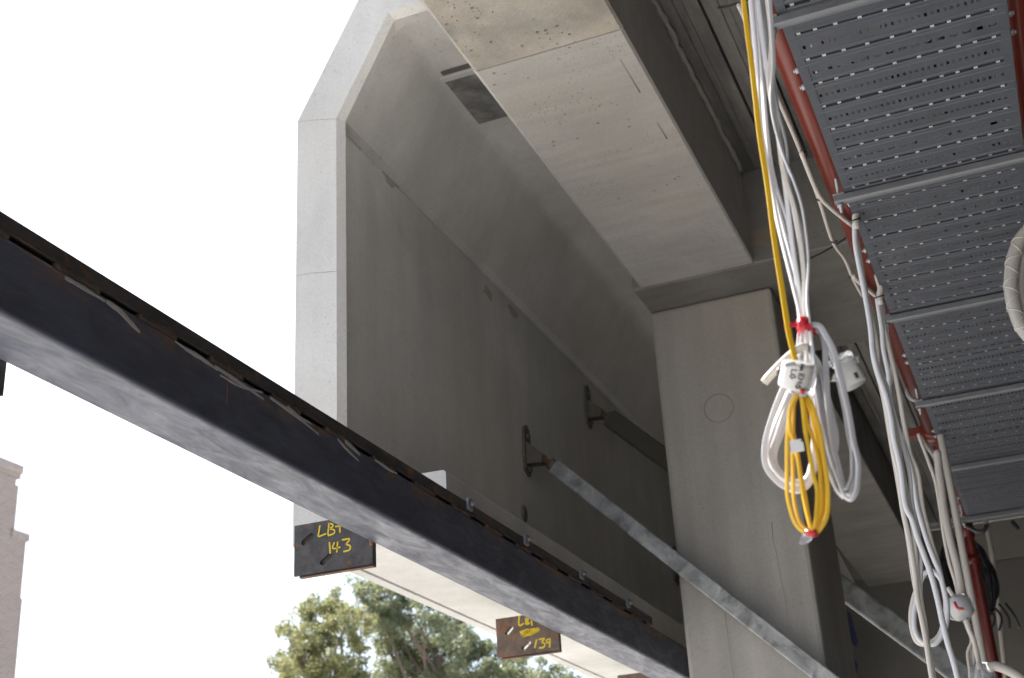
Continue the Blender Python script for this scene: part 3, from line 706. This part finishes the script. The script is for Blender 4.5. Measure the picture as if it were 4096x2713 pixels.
yb = thing('yellow_cable', 'yellow cable hanging beside the white bundle and coiled at its lower end', 'cable', (-.35, YC, .57))
cable('drop', [(1717, -10), (1735, 130), (1755, 300), (1775, 440), (1800, 620), (1822, 760), (1838, 835), (1846, 900)], VW, YC - .028, PVC_Y, yb, .0135, tray=True, tw=.5)
Yl = [
 ([(475, 575), (440, 605), (408, 690), (394, 850), (387, 1050), (396, 1250), (432, 1380), (482, 1448), (546, 1467)], 0, .0095),
 ([(470, 580), (446, 610), (428, 700), (426, 900), (424, 1100), (437, 1280), (472, 1400), (546, 1467)], .010, .0095),
 ([(470, 585), (420, 640), (402, 740), (410, 820), (432, 900), (446, 960), (464, 1060), (492, 1250), (546, 1462)], -.006, .0095),
 ([(495, 580), (525, 625), (560, 700), (598, 860), (630, 1050), (648, 1240), (634, 1370), (595, 1440), (548, 1468)], -.004, .0100),
 ([(495, 590), (535, 660), (574, 800), (606, 1000), (620, 1200), (598, 1380), (548, 1466)], .008, .0100),
 ([(490, 590), (522, 650), (556, 760), (588, 920), (612, 1080), (634, 1230), (618, 1360), (578, 1440), (548, 1467)], .016, .0100),
 ([(484, 590), (490, 700), (512, 860), (548, 1060), (578, 1200), (575, 1360), (550, 1466)], -.012, .0095),
 ([(486, 600), (510, 740), (548, 860), (580, 960), (600, 1120), (604, 1280), (576, 1400), (548, 1466)], .004, .009),
 ([(470, 590), (432, 640), (415, 720), (428, 830), (462, 1010), (500, 1230), (530, 1380), (549, 1466)], .014, .009)]
for pp, dy, wd in Yl: cable('coil', pp, CR, YC - .034 + dy, PVC_Y, yb, wd, tw=rnd(-.8, .8))
c = at(2900 + 549 * .6375, 1200 + 1468 * .6375, Y=YC - .036)
mb = MB().sweep([c + Vector((-.010, 0, .003)), c + Vector((0, 0, .0)), c + Vector((.008, 0, .002))], circ(.0065, 12, .013), up=(0, -1, 0)); obj('red_tie', mb, TAPE_R, yb)
tl = [at(2900 + a * .6375, 1200 + b_ * .6375, Y=YC - .037) for a, b_ in ((540, 1478), (520, 1495), (495, 1503), (478, 1498))]
obj('clear_tail', MB().sweep(tl, circ(.009, 8, .004), up=(0, -1, 0), scale=lambda t: .6 + .6 * t), CLEAR, yb)
tg = [at(2900 + a * .6375, 1200 + b_ * .6375, Y=YC - .05) for a, b_ in ((440, 880), (452, 955))]
obj('paper_tag', MB().sweep(tg, [(-.010, -.0015), (.010, -.0015), (.010, .0015), (-.010, .0015)], up=(0, -1, 0), smooth=False).box(tg[1].x, tg[1].x + .013, YC - .052, YC - .049, tg[1].z, tg[1].z + .016), CAPW, yb)

# ---- plastic junction caps with marker writing
def cap_thing(label, a, b_, r, y):
    t = thing('junction_cap', label, 'junction box', (min(a.x, b_.x), y, min(a.z, b_.z)))
    return t
KZ = (.2551, (3000, 1250))
def kp(x, y, Y): return at(KZ[1][0] + x * KZ[0], KZ[1][1] + y * KZ[0], Y=Y)
ya = YC - .058
A0, A1 = kp(775, 815, ya), kp(655, 1160, ya); A0.y -= .010; A1.y += .010
ax = (A1 - A0).normalized(); RC = .0275
jc = cap_thing('white junction cap with black marker handwriting, at the top of the yellow coil', A0, A1, RC, ya)
def lathe(a, ax_, prof, n=32):
    u = ax_.orthogonal().normalized(); w_ = ax_.cross(u); v = []; f = []
    for (t, r) in prof:
        for i in range(n):
            q = 2 * math.pi * i / n; v.append(a + ax_ * t + (u * math.cos(q) + w_ * math.sin(q)) * r)
    for k in range(len(prof) - 1):
        for i in range(n): f.append((k * n + i, k * n + (i + 1) % n, (k + 1) * n + (i + 1) % n, (k + 1) * n + i))
    f += [tuple(range(n))[::-1], tuple(range(len(v) - n, len(v)))]
    return MB().add(v, f, True)
L1 = (A1 - A0).length
obj('cap_body', lathe(A0, ax, [(0, RC * .80), (.001, RC * .93), (.004, RC), (L1 - .004, RC), (L1 - .001, RC * .95), (L1, RC * .85)]), CAPW, jc)
obj('clear_sleeve', lathe(A0 + Vector((.010, .010, .0)), ax, [(0, RC * .8), (.002, RC * .92), (L1 + .006, RC * .92), (L1 + .008, RC * .8)]), CLEAR, jc)
obj('screw_slot', MB().box(A0.x - .020, A0.x - .002, A0.y - RC - .0005, A0.y - RC + .004, A0.z - .014, A0.z - .008, .001, 1), GALV_ROD, jc)
q = kp(545, 900, ya - .006); obj('dark_latch', MB().sweep([kp(600, 820, ya - .004), kp(560, 900, ya - .010), kp(520, 990, ya - .004)], circ(.004, 8, .003)), PVC_K, jc)
q = kp(505, 930, ya); obj('dark_grommet', lathe(q, Vector((-.9, 0, .3)).normalized(), [(0, .008), (.004, .009), (.008, .007)], 14), PVC_K, jc)
obj('red_seal', MB().sweep([kp(800, 1230, ya - .008), kp(850, 1245, ya - .008)], circ(.005, 8)), TAPE_R, jc)
obj('clear_tail', MB().sweep([kp(830, 1210, ya), kp(820, 1330, ya)], circ(.010, 10, .006), scale=lambda t: 1.1 - .7 * t), CLEAR, jc)
def on_cap(px, py):
    d = ray(px, py); oc = -A0
    dp = d - ax * d.dot(ax); op = oc - ax * oc.dot(ax); R_ = RC + .0005
    a = dp.dot(dp); b_ = 2 * dp.dot(op); c_ = op.dot(op) - R_ * R_; D = b_ * b_ - 4 * a * c_
    if D < 0: D = 0
    return d * ((-b_ - math.sqrt(D)) / (2 * a))
G = {'H': [[(0, 0), (0, 1)], [(.7, 0), (.7, 1)], [(0, .5), (.7, .5)]], 'A': [[(0, 0), (.38, 1), (.75, 0)], [(.12, .38), (.62, .38)]],
     'E': [[(.75, 1), (0, 1), (0, 0), (.75, 0)], [(0, .5), (.6, .5)]], 'M': [[(0, 0), (.08, 1), (.42, .35), (.75, 1), (.85, 0)]],
     'G': [[(.75, .85), (.4, 1), (.05, .6), (.1, .15), (.45, 0), (.75, .2), (.75, .5), (.45, .5)]], 'L': [[(0, 1), (0, 0), (.65, .02)]]}
def write(txt, org, u, v):
    for ch, ku, kv, sc_ in txt:
        for st in G[ch]:
            pts = []
            for a, b_ in st:
                x = org[0] + u[0] * (ku + a * sc_) + v[0] * (kv + b_ * sc_); y_ = org[1] + u[1] * (ku + a * sc_) + v[1] * (kv + b_ * sc_)
                pts.append(on_cap(KZ[1][0] + x * KZ[0], KZ[1][1] + y_ * KZ[0]))
            if len(pts) > 5: pts = smooth(pts, 3)
            obj('marker_stroke', stroke(pts, .0021, (0, -1, 0)), MARK, jc)
write([('H', 0, 0, 62), ('A', 55, 0, 62), ('E', 150, 8, 78), ('M', 225, 4, 82), ('G', 325, -4, 70)], (792, 812), (-.19, .98), (.98, .19))
write([('L', 0, 0, 88), ('G', 70, -8, 80)], (650, 900), (-.10, .99), (.99, .10))
# second cap, to the right
yb2 = YC + .035
B0, B1 = kp(1440, 800, yb2), kp(1640, 1130, yb2); B0.y -= .001; B1.y += .008
ab = (B1 - B0).normalized(); LB = (B1 - B0).length; RB2 = .0225
jd = cap_thing('blank white junction cap with clear collar, right of the white bundle', B0, B1, RB2, yb2)
obj('cap_body', lathe(B0, ab, [(0, RB2 * .9), (.003, RB2), (LB - .004, RB2), (LB, RB2 * .93)]), CAPW, jd)
obj('end_disc', lathe(B1 - ab * .0005, ab, [(0, RB2 * .86), (.0015, RB2 * .84)]), simple('grey_plastic', (.42, .43, .44), .5), jd)
obj('clear_collar', lathe(B0 - ab * .012, ab, [(0, RB2 * 1.05), (.002, RB2 * 1.12), (.013, RB2 * 1.12), (.015, RB2 * 1.04)]), CLEAR, jd)
obj('collar_lug', MB().sweep([kp(1650, 790, yb2), kp(1680, 700, yb2), kp(1690, 800, yb2)], circ(.003, 8)), CLEAR, jd)
q = kp(1665, 985, yb2 - .022); obj('dark_hole', MB().sweep([q + Vector((-.001, -.0006, .005)), q + Vector((.002, -.0006, -.006))], circ(.003, 8, .001), up=(0, -1, 0)), PVC_K, jd)
obj('gland', lathe(kp(1170, 1010, yb2), (kp(1330, 990, yb2) - kp(1170, 1010, yb2)).normalized(), [(0, .008), (.004, .010), (.022, .011), (.036, .011), (.042, .008)], 16), CAPW, jd)
obj('black_ring', lathe(kp(1235, 950, yb2 - .004), (kp(1330, 1000, yb2) - kp(1235, 960, yb2)).normalized(), [(0, .0128), (.006, .0132), (.011, .0122)], 18), PVC_K, jd)

# ---- second bundle farther along the tray
vb = thing('cable_bundle', 'second ivory bundle tied to the tray edge, hanging with a round loop low down', 'cables', (.0, 4.6, .2))
F2 = (.574, (3350, 1000))
YD = 4.62
Bs = [
 # (list in F2 crop, continuing list in RB crop)
 ([(120, -190), (121, -110), (128, -20), (150, 100), (182, 260), (215, 440), (238, 600), (245, 700), (280, 850), (340, 1020), (375, 1180), (395, 1320), (440, 1520)], [(268, 40), (330, 180), (375, 330), (445, 520), (500, 680), (550, 870), (595, 1080), (640, 1260), (690, 1420), (735, 1600)]),
 ([(122, -188), (126, -110), (142, -20), (165, 110), (195, 280), (228, 440), (262, 600), (280, 740), (290, 860), (330, 1040), (362, 1220), (385, 1390), (425, 1560)], [(240, 60), (290, 300), (330, 520), (355, 680), (372, 860), (410, 1040), (445, 1220), (470, 1380), (505, 1600)]),
 ([(118, -186), (122, -110), (136, -10), (160, 120), (190, 270), (222, 450), (245, 590), (262, 760), (300, 900), (352, 1060), (390, 1200), (425, 1380), (455, 1560)], [(300, 60), (340, 260), (352, 420), (362, 600), (380, 760), (400, 900), (432, 1060), (456, 1240), (490, 1420), (520, 1600)]),
]
Bs += [([(122, -180), (130, -60), (158, 110), (200, 300), (232, 480), (252, 640), (300, 830), (360, 1000), (400, 1160), (448, 1330), (500, 1540)], [(330, 40), (372, 220), (398, 400), (408, 560), (400, 720), (408, 880), (440, 1060), (462, 1230), (482, 1400), (512, 1600)]),
       ([(120, -180), (132, -40), (150, 90), (176, 260), (214, 450), (230, 620), (250, 780), (296, 940), (330, 1100), (356, 1260), (405, 1540)], [(232, 40), (270, 240), (300, 430), (322, 600), (345, 740), (380, 900), (425, 1090), (452, 1280), (478, 1430), (500, 1600)])]
for i, (a, b_) in enumerate(Bs):
    pa = [at(3350 + x * .574, 1000 + y * .574, Y=YD + .012 * i) for x, y in a]; pb = [at(3500 + x * .4547, 2000 + y * .4547, Y=YD + .012 * i) for x, y in b_]
    obj('cable', MB().sweep(smooth(pa + pb, 5), circ((.0100, .0090, .0095, .0070, .0065)[i], 9), twist=.4), (PVC_W, PVC_W2, PVC_W2, PVC_W, PVC_W3)[i], vb)
YE2 = 5.30
Cs = [([(275, 330), (290, 430), (310, 560), (322, 700), (355, 860), (358, 960), (372, 1100), (400, 1230), (460, 1360), (520, 1560)], [(365, 20), (405, 180), (460, 360), (520, 520), (570, 640), (600, 760), (635, 920), (630, 1080), (590, 1190), (530, 1265), (450, 1265), (385, 1220), (350, 1130), (345, 1000), (372, 860), (395, 740), (430, 660), (490, 625), (550, 660), (580, 700)]),
      ([(292, 330), (305, 430), (335, 590), (372, 740), (400, 860), (430, 1010), (455, 1160), (480, 1290), (510, 1430), (560, 1560)], [(415, 40), (450, 200), (510, 420), (565, 600), (590, 720), (622, 880), (620, 1010), (595, 1120), (560, 1200), (500, 1250), (420, 1270), (360, 1230), (325, 1120), (318, 1000), (340, 870), (370, 780)]),
      ([(300, 330), (315, 440), (350, 620), (385, 790), (375, 890), (352, 990), (368, 1130), (405, 1250), (470, 1380), (530, 1560)], [(390, 20), (430, 140), (445, 250), (490, 400), (540, 560), (572, 660), (608, 800), (640, 960)])]
for i, (a, b_) in enumerate(Cs):
    pa = [at(3350 + x * .574, 1000 + y * .574, Y=YE2 + .012 * i) for x, y in a]; pb = [at(3500 + x * .4547, 2000 + y * .4547, Y=YE2 + .012 * i - (.3 if 0 else 0)) for x, y in b_]
    obj('cable', MB().sweep(smooth(pa + pb, 5), circ(.0100, 9), twist=.3), (PVC_W, PVC_W2, PVC_W)[i], vb)
# tying cord from the bundle tops up to the tray rail
for (px, py, Y_) in ((3421, 890, YD), (3518, 1195, YE2)):
    a = at(px, py, Y=Y_); obj('tie', MB().sweep([a + Vector((-.02, -.014, .0)), a + Vector((0, -.018, .002)), a + Vector((.022, -.012, .006))], circ(.003, 6)), PVC_K, vb)
    obj('hook_end', MB().tube(smooth([a + Vector((0, 0, -.03)), a + Vector((.004, 0, .02)), a + Vector((.012, 0, .05)), Vector((TX0 - .004, a.y + .01, TZ + .06))], 4), .013, 8), PVC_W2, vb)

# ---- third bundle with clear junction bubble
tbn = thing('cable_bundle', 'farthest ivory cables running into a clear junction cap, strands fanned below it', 'cables', (-.3, 6.6, 0))
Y3 = 6.6
Ds = [([(545, -430), (560, -280), (580, -140), (602, 40), (640, 250), (690, 460), (740, 660), (765, 860)], .030), ([(378, -583), (420, -470), (470, -340), (530, -160), (570, 60), (600, 280), (650, 540), (700, 700), (735, 870)], .013), ([(400, -560), (460, -460), (530, -350), (560, -200), (590, 100), (625, 330), (675, 560), (725, 760), (745, 880)], .013),
      ([(790, 1030), (830, 1140), (870, 1240), (900, 1380), (930, 1500)], .018), ([(780, 1040), (820, 1150), (850, 1240), (815, 1340), (830, 1480), (840, 1600)], .012), ([(800, 1030), (840, 1150), (862, 1250), (870, 1400), (880, 1600)], .012),
      ([(810, 1040), (850, 1170), (885, 1270), (915, 1400), (905, 1600)], .012), ([(640, 770), (690, 850), (740, 900)], .016), ([(790, 1040), (835, 1180), (850, 1280), (845, 1420), (870, 1560)], .010)]
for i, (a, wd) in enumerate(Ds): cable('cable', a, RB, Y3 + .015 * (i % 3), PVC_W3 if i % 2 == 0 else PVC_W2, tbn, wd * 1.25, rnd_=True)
q = at(3500 + 760 * .4547, 2000 + 955 * .4547, Y=Y3 - .02)
obj('clear_cap', lathe(q + Vector((-.02, 0, .055)), Vector((.25, -.1, -1)).normalized(), [(0, .035), (.01, .058), (.05, .068), (.09, .058), (.11, .03)], 22), CLEAR, tbn)
obj('white_core', lathe(q + Vector((-.015, 0, .045)), Vector((.25, -.1, -1)).normalized(), [(0, .025), (.01, .040), (.07, .042), (.08, .02)], 18), CAPW, tbn)
obj('red_wire', MB().sweep(smooth([q + Vector((-.02, -.072, .02)), q + Vector((-.012, -.074, -.01)), q + Vector((.014, -.072, -.016))], 4), circ(.006, 6)), TAPE_R, tbn)
q = at(3500 + 940 * .4547, 2000 + 1540 * .4547, Y=Y3); obj('clear_cap', lathe(q + Vector((0, 0, .05)), Vector((.1, -.1, -1)).normalized(), [(0, .03), (.01, .05), (.07, .055), (.1, .03)], 18), CLEAR, tbn)

# ---- conduit drops, thin cables, coil
for (pp, Y_, r, lab) in (([(675, -60), (720, 220), (790, 540), (850, 840), (910, 1150), (960, 1400), (990, 1600)], 7.4, .020, 'straight pale conduit dropping just left of the red drop pipe'),
                         ([(1035, 500), (1075, 780), (1110, 1120), (1140, 1350), (1155, 1600)], 12.5, .022, 'thin pale conduit dropping on the rear wall right of the red pipe')):
    pts = [at(3500 + x * .4547, 2000 + y * .4547, Y=Y_) for x, y in pp]
    a = pts[0]; e = pts[-1]; top = Vector((a.x, Y_, 4.1 if Y_ < 9 else a.z + .4)); 
    o = obj('conduit', MB().tube([Vector((a.x - .0, Y_, 4.1))] + [Vector((a.x + (e.x - a.x) * t, Y_, a.z + (e.z - a.z) * t)) for t in (0, .5, 1)] + [Vector((e.x, Y_, -EYE))], r, 10), PVC_W3); tag(o, lab, 'conduit')
sc_ = thing('slung_cable', 'thin ivory cable slung along the tray beside the red main, tied with black ties', 'cable', (-.5, 4.5, 2.3))
run = [(2955, 20), (2985, 90), (3060, 300), (3095, 360), (3150, 480), (3205, 612), (3275, 795), (3330, 965), (3378, 1035), (3410, 1110), (3450, 1185)]
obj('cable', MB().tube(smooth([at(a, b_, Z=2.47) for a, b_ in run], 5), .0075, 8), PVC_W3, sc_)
obj('cable', MB().tube(smooth([at(a, b_, Z=2.45) for a, b_ in ((3205, 612), (3270, 770), (3320, 830), (3412, 905))], 5), .0085, 8), PVC_W2, sc_)
obj('cable', MB().tube(smooth([at(a, b_, Z=2.45) for a, b_ in ((3412, 1105), (3445, 1135), (3480, 1165), (3514, 1192))], 5), .010, 8), PVC_W2, sc_)
for a, b_ in ((3205, 612), (3275, 795), (3335, 965), (3408, 1105)):
    q = at(a, b_, Z=2.465); obj('tie', MB().sweep([q + Vector((-.012, 0, .0)), q + Vector((0, -.004, -.010)), q + Vector((.013, 0, 0))], circ(.0035, 6)), PVC_K, sc_)
o = obj('earth_wire', MB().tube(smooth([at(a, b_, Z=3.3) for a, b_ in ((3230, 1040), (3310, 1000), (3380, 955), (3460, 905))], 5), .006, 6), PVC_K); tag(o, 'thin black wire stretched below the cross beam behind the ivory cable', 'wire')
o = obj('black_lead', MB().tube(smooth([at(2890 + a, b_, Z=3.9) for a, b_ in ((-20, 32), (10, 28), (60, 14), (110, 0))], 5), .006, 6), PVC_K); tag(o, 'short black wire crossing the deck soffit at the top', 'wire')
# black coil
ck = thing('black_cable_coil', 'large black coil of cable hanging against the rear wall behind the red drop pipe', 'cable coil', (-.35, 11.5, 0))
YK = 11.5; cc = at(3500 + 815 * .4547, 2000 + 700 * .4547, Y=YK); e1_ = at(3500 + 1040 * .4547, 2000 + 760 * .4547, Y=YK); e2_ = at(3500 + 800 * .4547, 2000 + 350 * .4547, Y=YK)
ra = abs(e1_.x - cc.x); rb = abs(e2_.z - cc.z)
for i in range(30):
    a0 = rnd(0, 6); ka, kb = rnd(.70, 1.02), rnd(.84, 1.02); ox, oz = rnd(-.015, .015), rnd(-.02, .03)
    pts = [(cc.x + ox + ra * ka * math.cos(t) + .02 * math.sin(3 * t + a0), YK + rnd(-.01, .01) + .05 * math.sin(a0 + t), cc.z + oz + rb * kb * math.sin(t) - .10 * math.cos(t) * ra) for t in [a0 + 2 * math.pi * j / 36 for j in range(37)]]
    obj('turn', MB().tube(pts, .019, 7), PVC_K, ck)
for i in range(4):
    x = cc.x + .1 + .05 * i; obj('loose_tail', MB().tube(smooth([(x, YK, cc.z - rb * .7), (x + .05, YK - .02, cc.z - rb * 1.05), (x - .02 + .03 * i, YK, cc.z - rb * 1.35)], 5), .009, 6), PVC_K, ck)
obj('hanger', MB().tube([(cc.x - .02, YK, cc.z + rb * .95), (cc.x - .02, YK, 4.1)], .008, 6), PVC_K, ck)
o = obj('drooping_lead', MB().tube(smooth([at(3500 + a * .4547, 2000 + b_ * .4547, Y=9.3) for a, b_ in ((650, 150), (690, 150), (740, 190), (830, 240), (900, 275), (960, 270), (985, 215))], 5), .014, 8), PVC_K); tag(o, 'black lead drooping below the far end of the tray', 'cable')
o = obj('drooping_lead', MB().tube(smooth([at(3500 + a * .4547, 2000 + b_ * .4547, Y=9.3) for a, b_ in ((1205, 185), (1220, 210), (1245, 240), (1262, 258))], 5), .014, 8), PVC_K); tag(o, 'short black cable end poking below the tray near the right edge', 'cable')
o = obj('grey_hose', MB().tube(smooth([at(3500 + a * .4547, 2000 + b_ * .4547, Y=6.0) for a, b_ in ((1000, 1480), (1050, 1462), (1110, 1475), (1190, 1510), (1270, 1560), (1340, 1620))], 5), .020, 10), PVC_W3); tag(o, 'pale curved hose crossing the red drop pipe at the bottom right', 'hose')
# braided hose
hp = [at(a, b_, Y=4.75) for a, b_ in ((4190, 880), (4110, 925), (4064, 1000), (4045, 1100), (4048, 1190), (4078, 1290), (4120, 1350), (4200, 1420))]
hz = thing('braided_hose', 'clear braided hose curving in at the right edge under the tray', 'hose', (.2, 4.75, 1.9))
obj('tube', MB().tube(smooth(hp, 6), .025, 16), simple('braided_clear', (.36, .345, .32), .3, var=.15, scale=90), hz)
obj('tube', MB().tube(smooth([p_ + Vector((.030, .03, -.004)) for p_ in hp], 6), .022, 16), simple('braided_clear2', (.32, .30, .28), .3, var=.15, scale=90), hz)
hpp = smooth(hp, 8)
for s in (-1, 1):
    pts = []
    for i, p_ in enumerate(hpp):
        t = (hpp[min(i + 1, len(hpp) - 1)] - hpp[max(i - 1, 0)]).normalized(); u_ = Vector((0, -1, 0)); r_ = t.cross(u_)
        pts.append(p_ + (r_ * math.cos(s * i * .9) + u_ * math.sin(s * i * .9)) * .0255)
    obj('braid', MB().tube(smooth(pts, 3), .0022, 5), PVC_W2, hz)

# navy sheets and small clutter beyond the column
npx = [((3378, 2445), (3400, 2450), (3430, 2560), (3425, 2590), (3395, 2560)), ((3405, 2620), (3432, 2660), (3415, 2720), (3412, 2790), (3405, 2720))]
for i, pp in enumerate(npx):
    q = [at(a, b_, Y=12.4) for a, b_ in pp]; k = len(q)
    o = obj('navy_sheet', MB().add([(v_.x, 12.4, v_.z) for v_ in q] + [(v_.x, 12.44, v_.z) for v_ in q], [tuple(range(k)), tuple(range(k, 2 * k))[::-1]] + [(j, (j + 1) % k, k + (j + 1) % k, k + j) for j in range(k)]), NAVY)
    tag(o, ('upper navy blue sheet hanging between the props right of the column', 'lower navy blue sheet at the bottom edge right of the column')[i], 'sheet')

# ================================================================== BRICK BUILDING, far left
def brick_mat():
    m, nt_, b = newmat('brick', 0.9, 0, 0.2); n = N(nt_)
    tx = nt_.nodes.new('ShaderNodeTexBrick'); nt_.links.new(n.mapped((1, 1, 1), (math.radians(90), 0, math.radians(90))), tx.inputs['Vector'])
    mp = nt_.nodes.new('ShaderNodeCombineXYZ'); s = n.sep(); nt_.links.new(s[1], mp.inputs[0]); nt_.links.new(s[2], mp.inputs[1]); nt_.links.new(mp.outputs[0], tx.inputs['Vector'])
    tx.inputs['Scale'].default_value = 1.0; tx.inputs['Brick Width'].default_value = .24; tx.inputs['Row Height'].default_value = .086; tx.inputs['Mortar Size'].default_value = .008
    tx.inputs['Color1'].default_value = (.35, .28, .245, 1); tx.inputs['Color2'].default_value = (.30, .24, .21, 1); tx.inputs['Mortar'].default_value = (.44, .40, .37, 1)
    n.to(n.mix(.5, tx.outputs[0], n.mix(n.noise(.5, 5), (.75, .75, .75), (1.1, 1.1, 1.1)), 'MULTIPLY'), b.inputs['Base Color']); return m
BRICK = brick_mat()
COPE = concrete('coping_stone', (.44, .38, .34), blotch=2, pits=.1)
XB = -30
def byz(px, py): q = at(px, py, X=XB); return q.y, q.z
yt, zt = byz(90, 1867); ys1, zs1 = byz(116, 2139); _, zs0 = byz(67, 2110)
ym, zm = byz(88, 1950)
bd = thing('brick_building', 'tall stepped brown brick building far off at the lower left edge', 'building', (XB - 4, 26, -EYE))
obj('tower_wall', MB().box(XB - 8, XB, 16, yt - .22, -EYE, zt - .45), BRICK, bd)
obj('parapet', MB().box(XB - 8.02, XB + .03, 15.98, yt - .06, zt - .45, zt - .28), BRICK, bd)
obj('coping', MB().box(XB - 8.06, XB + .08, 15.94, yt, zt - .28, zt, .02, 1), COPE, bd)
obj('stepped_wall', MB().box(XB - 7, XB - .003, yt - .23, ys1 - .10, -EYE, zs1 - .25), BRICK, bd)
obj('step_coping', MB().box(XB - 7.05, XB + .06, yt - .21, ys1, zs1 - .25, zs1, .02, 1), COPE, bd)
obj('buttress', MB().box(XB - 7, XB - .002, yt - .215, yt - .08, zs1 + .002, zm), BRICK, bd)
obj('buttress', MB().box(XB - 6, XB - .004, ys1 - .095, ys1 - .02, -EYE, zs1 - 2.1), BRICK, bd)

# ================================================================== TREES
BARK = simple('bark', (.20, .15, .12), .9, var=.3, scale=4)
def leaf_mat(name, c1, c2):
    m, nt_, b = newmat(name, .5, 0, .4); n = N(nt_)
    oi = n.noise(1.8, 3); fine = n.noise(14, 2)
    n.to(n.mix(n.ramp(n.mul(oi, fine, 'ADD'), .75, 1.25), c1, c2), b.inputs['Base Color'])
    b.inputs['Transmission Weight'].default_value = 0
    tr_ = nt_.nodes.new('ShaderNodeBsdfTranslucent'); tr_.inputs[0].default_value = (*sc(c2, 1.3), 1)
    mx = nt_.nodes.new('ShaderNodeMixShader'); mx.inputs[0].default_value = .35
    out = nt_.nodes['Material Output']; nt_.links.new(b.outputs[0], mx.inputs[1]); nt_.links.new(tr_.outputs[0], mx.inputs[2]); nt_.links.new(mx.outputs[0], out.inputs[0])
    return m
LEAF_A = leaf_mat('leaf_olive', (.11, .13, .07), (.30, .30, .13))
LEAF_B = leaf_mat('leaf_dark', (.105, .13, .085), (.25, .27, .145))
def tree(label, ydist, trunk_px, clumps, mat_, seed, per=3300):
    rr = random.Random(seed); D = ydist * 1.24 / FPX
    base = at(trunk_px, 2900, Y=ydist); base.z = -EYE
    t = thing('tree', label, 'tree', base)
    top = at(trunk_px, 2620, Y=ydist)
    mb = MB().tube(smooth([base, base + Vector((.15, .1, 3)), Vector((base.x - .1, ydist, (base.z + top.z) / 2 + 1)), top], 5), .22, 10, scale=lambda q: 1.2 - .75 * q)
    tk = obj('trunk', mb, BARK, t)
    lm = MB()
    for cx_, cy_, r_ in clumps:
        c = at(cx_, cy_, Y=ydist + rr.uniform(-1.2, 1.2)); h = rr.uniform(.55, .95)
        st = base.lerp(top, h); mid = st.lerp(c, .55) + Vector((rr.uniform(-.3, .3), rr.uniform(-.4, .4), rr.uniform(-.25, .15)))
        obj('limb', MB().tube(smooth([st, mid, c], 5), .055, 7, scale=lambda q: 1.3 - 1.05 * q), BARK, t)
        R_ = r_ * D
        subs = [(c + Vector((rr.gauss(0, .5), rr.gauss(0, .6), rr.gauss(0, .45))) * R_, R_ * rr.uniform(.26, .5)) for _ in range(16)]
        for k in range(int(per * (r_ / 90) ** 2)):
            sc0, sr = rr.choice(subs)
            d = Vector((rr.gauss(0, 1), rr.gauss(0, 1), rr.gauss(0, .85))); d = d.normalized() * sr * (rr.random() ** .4)
            p_ = sc0 + d; L_ = rr.uniform(.06, .13); W_ = L_ * rr.uniform(.35, .55)
            a = Vector((rr.gauss(0, 1), rr.gauss(0, 1), rr.gauss(-.3, .7))).normalized(); b_ = a.orthogonal().normalized(); b_.rotate(Matrix.Rotation(rr.uniform(0, 6.28), 3, a))
            lm.add([p_, p_ + a * L_ * .5 + b_ * W_ * .5, p_ + a * L_, p_ + a * L_ * .5 - b_ * W_ * .5], [(0, 1, 2, 3)])
    cr_ = obj('crown', lm, mat_, t); cr_['kind'] = 'stuff'
    return t
tree('sunlit olive green tree with open airy crown, below the left cleat plate', 33, 1350,
     [(1190, 2560, 70), (1250, 2470, 75), (1300, 2430, 60), (1365, 2440, 70), (1380, 2500, 60), (1170, 2660, 75), (1250, 2600, 80), (1320, 2560, 60), (1290, 2690, 90), (1180, 2760, 90), (1400, 2690, 70), (1430, 2790, 90), (1280, 2800, 100), (1440, 2600, 35), (1140, 2520, 30), (1445, 2480, 48), (1425, 2550, 45)], LEAF_A, 3)
tree('broader darker tree filling the gap below the pale fascia underside', 36, 1760,
     [(1470, 2350, 70), (1500, 2410, 65), (1560, 2400, 60), (1610, 2470, 70), (1540, 2490, 65), (1690, 2490, 80), (1600, 2560, 80), (1530, 2580, 55), (1700, 2590, 85), (1780, 2540, 75), (1850, 2590, 85), (1640, 2660, 90), (1550, 2690, 75), (1760, 2670, 90), (1860, 2690, 90), (1950, 2620, 80), (1970, 2700, 90), (2060, 2670, 80), (2090, 2740, 90), (2180, 2720, 70), (1700, 2780, 110), (1880, 2800, 110), (2280, 2760, 70), (1800, 2460, 60), (1620, 2400, 60)], LEAF_B, 9)
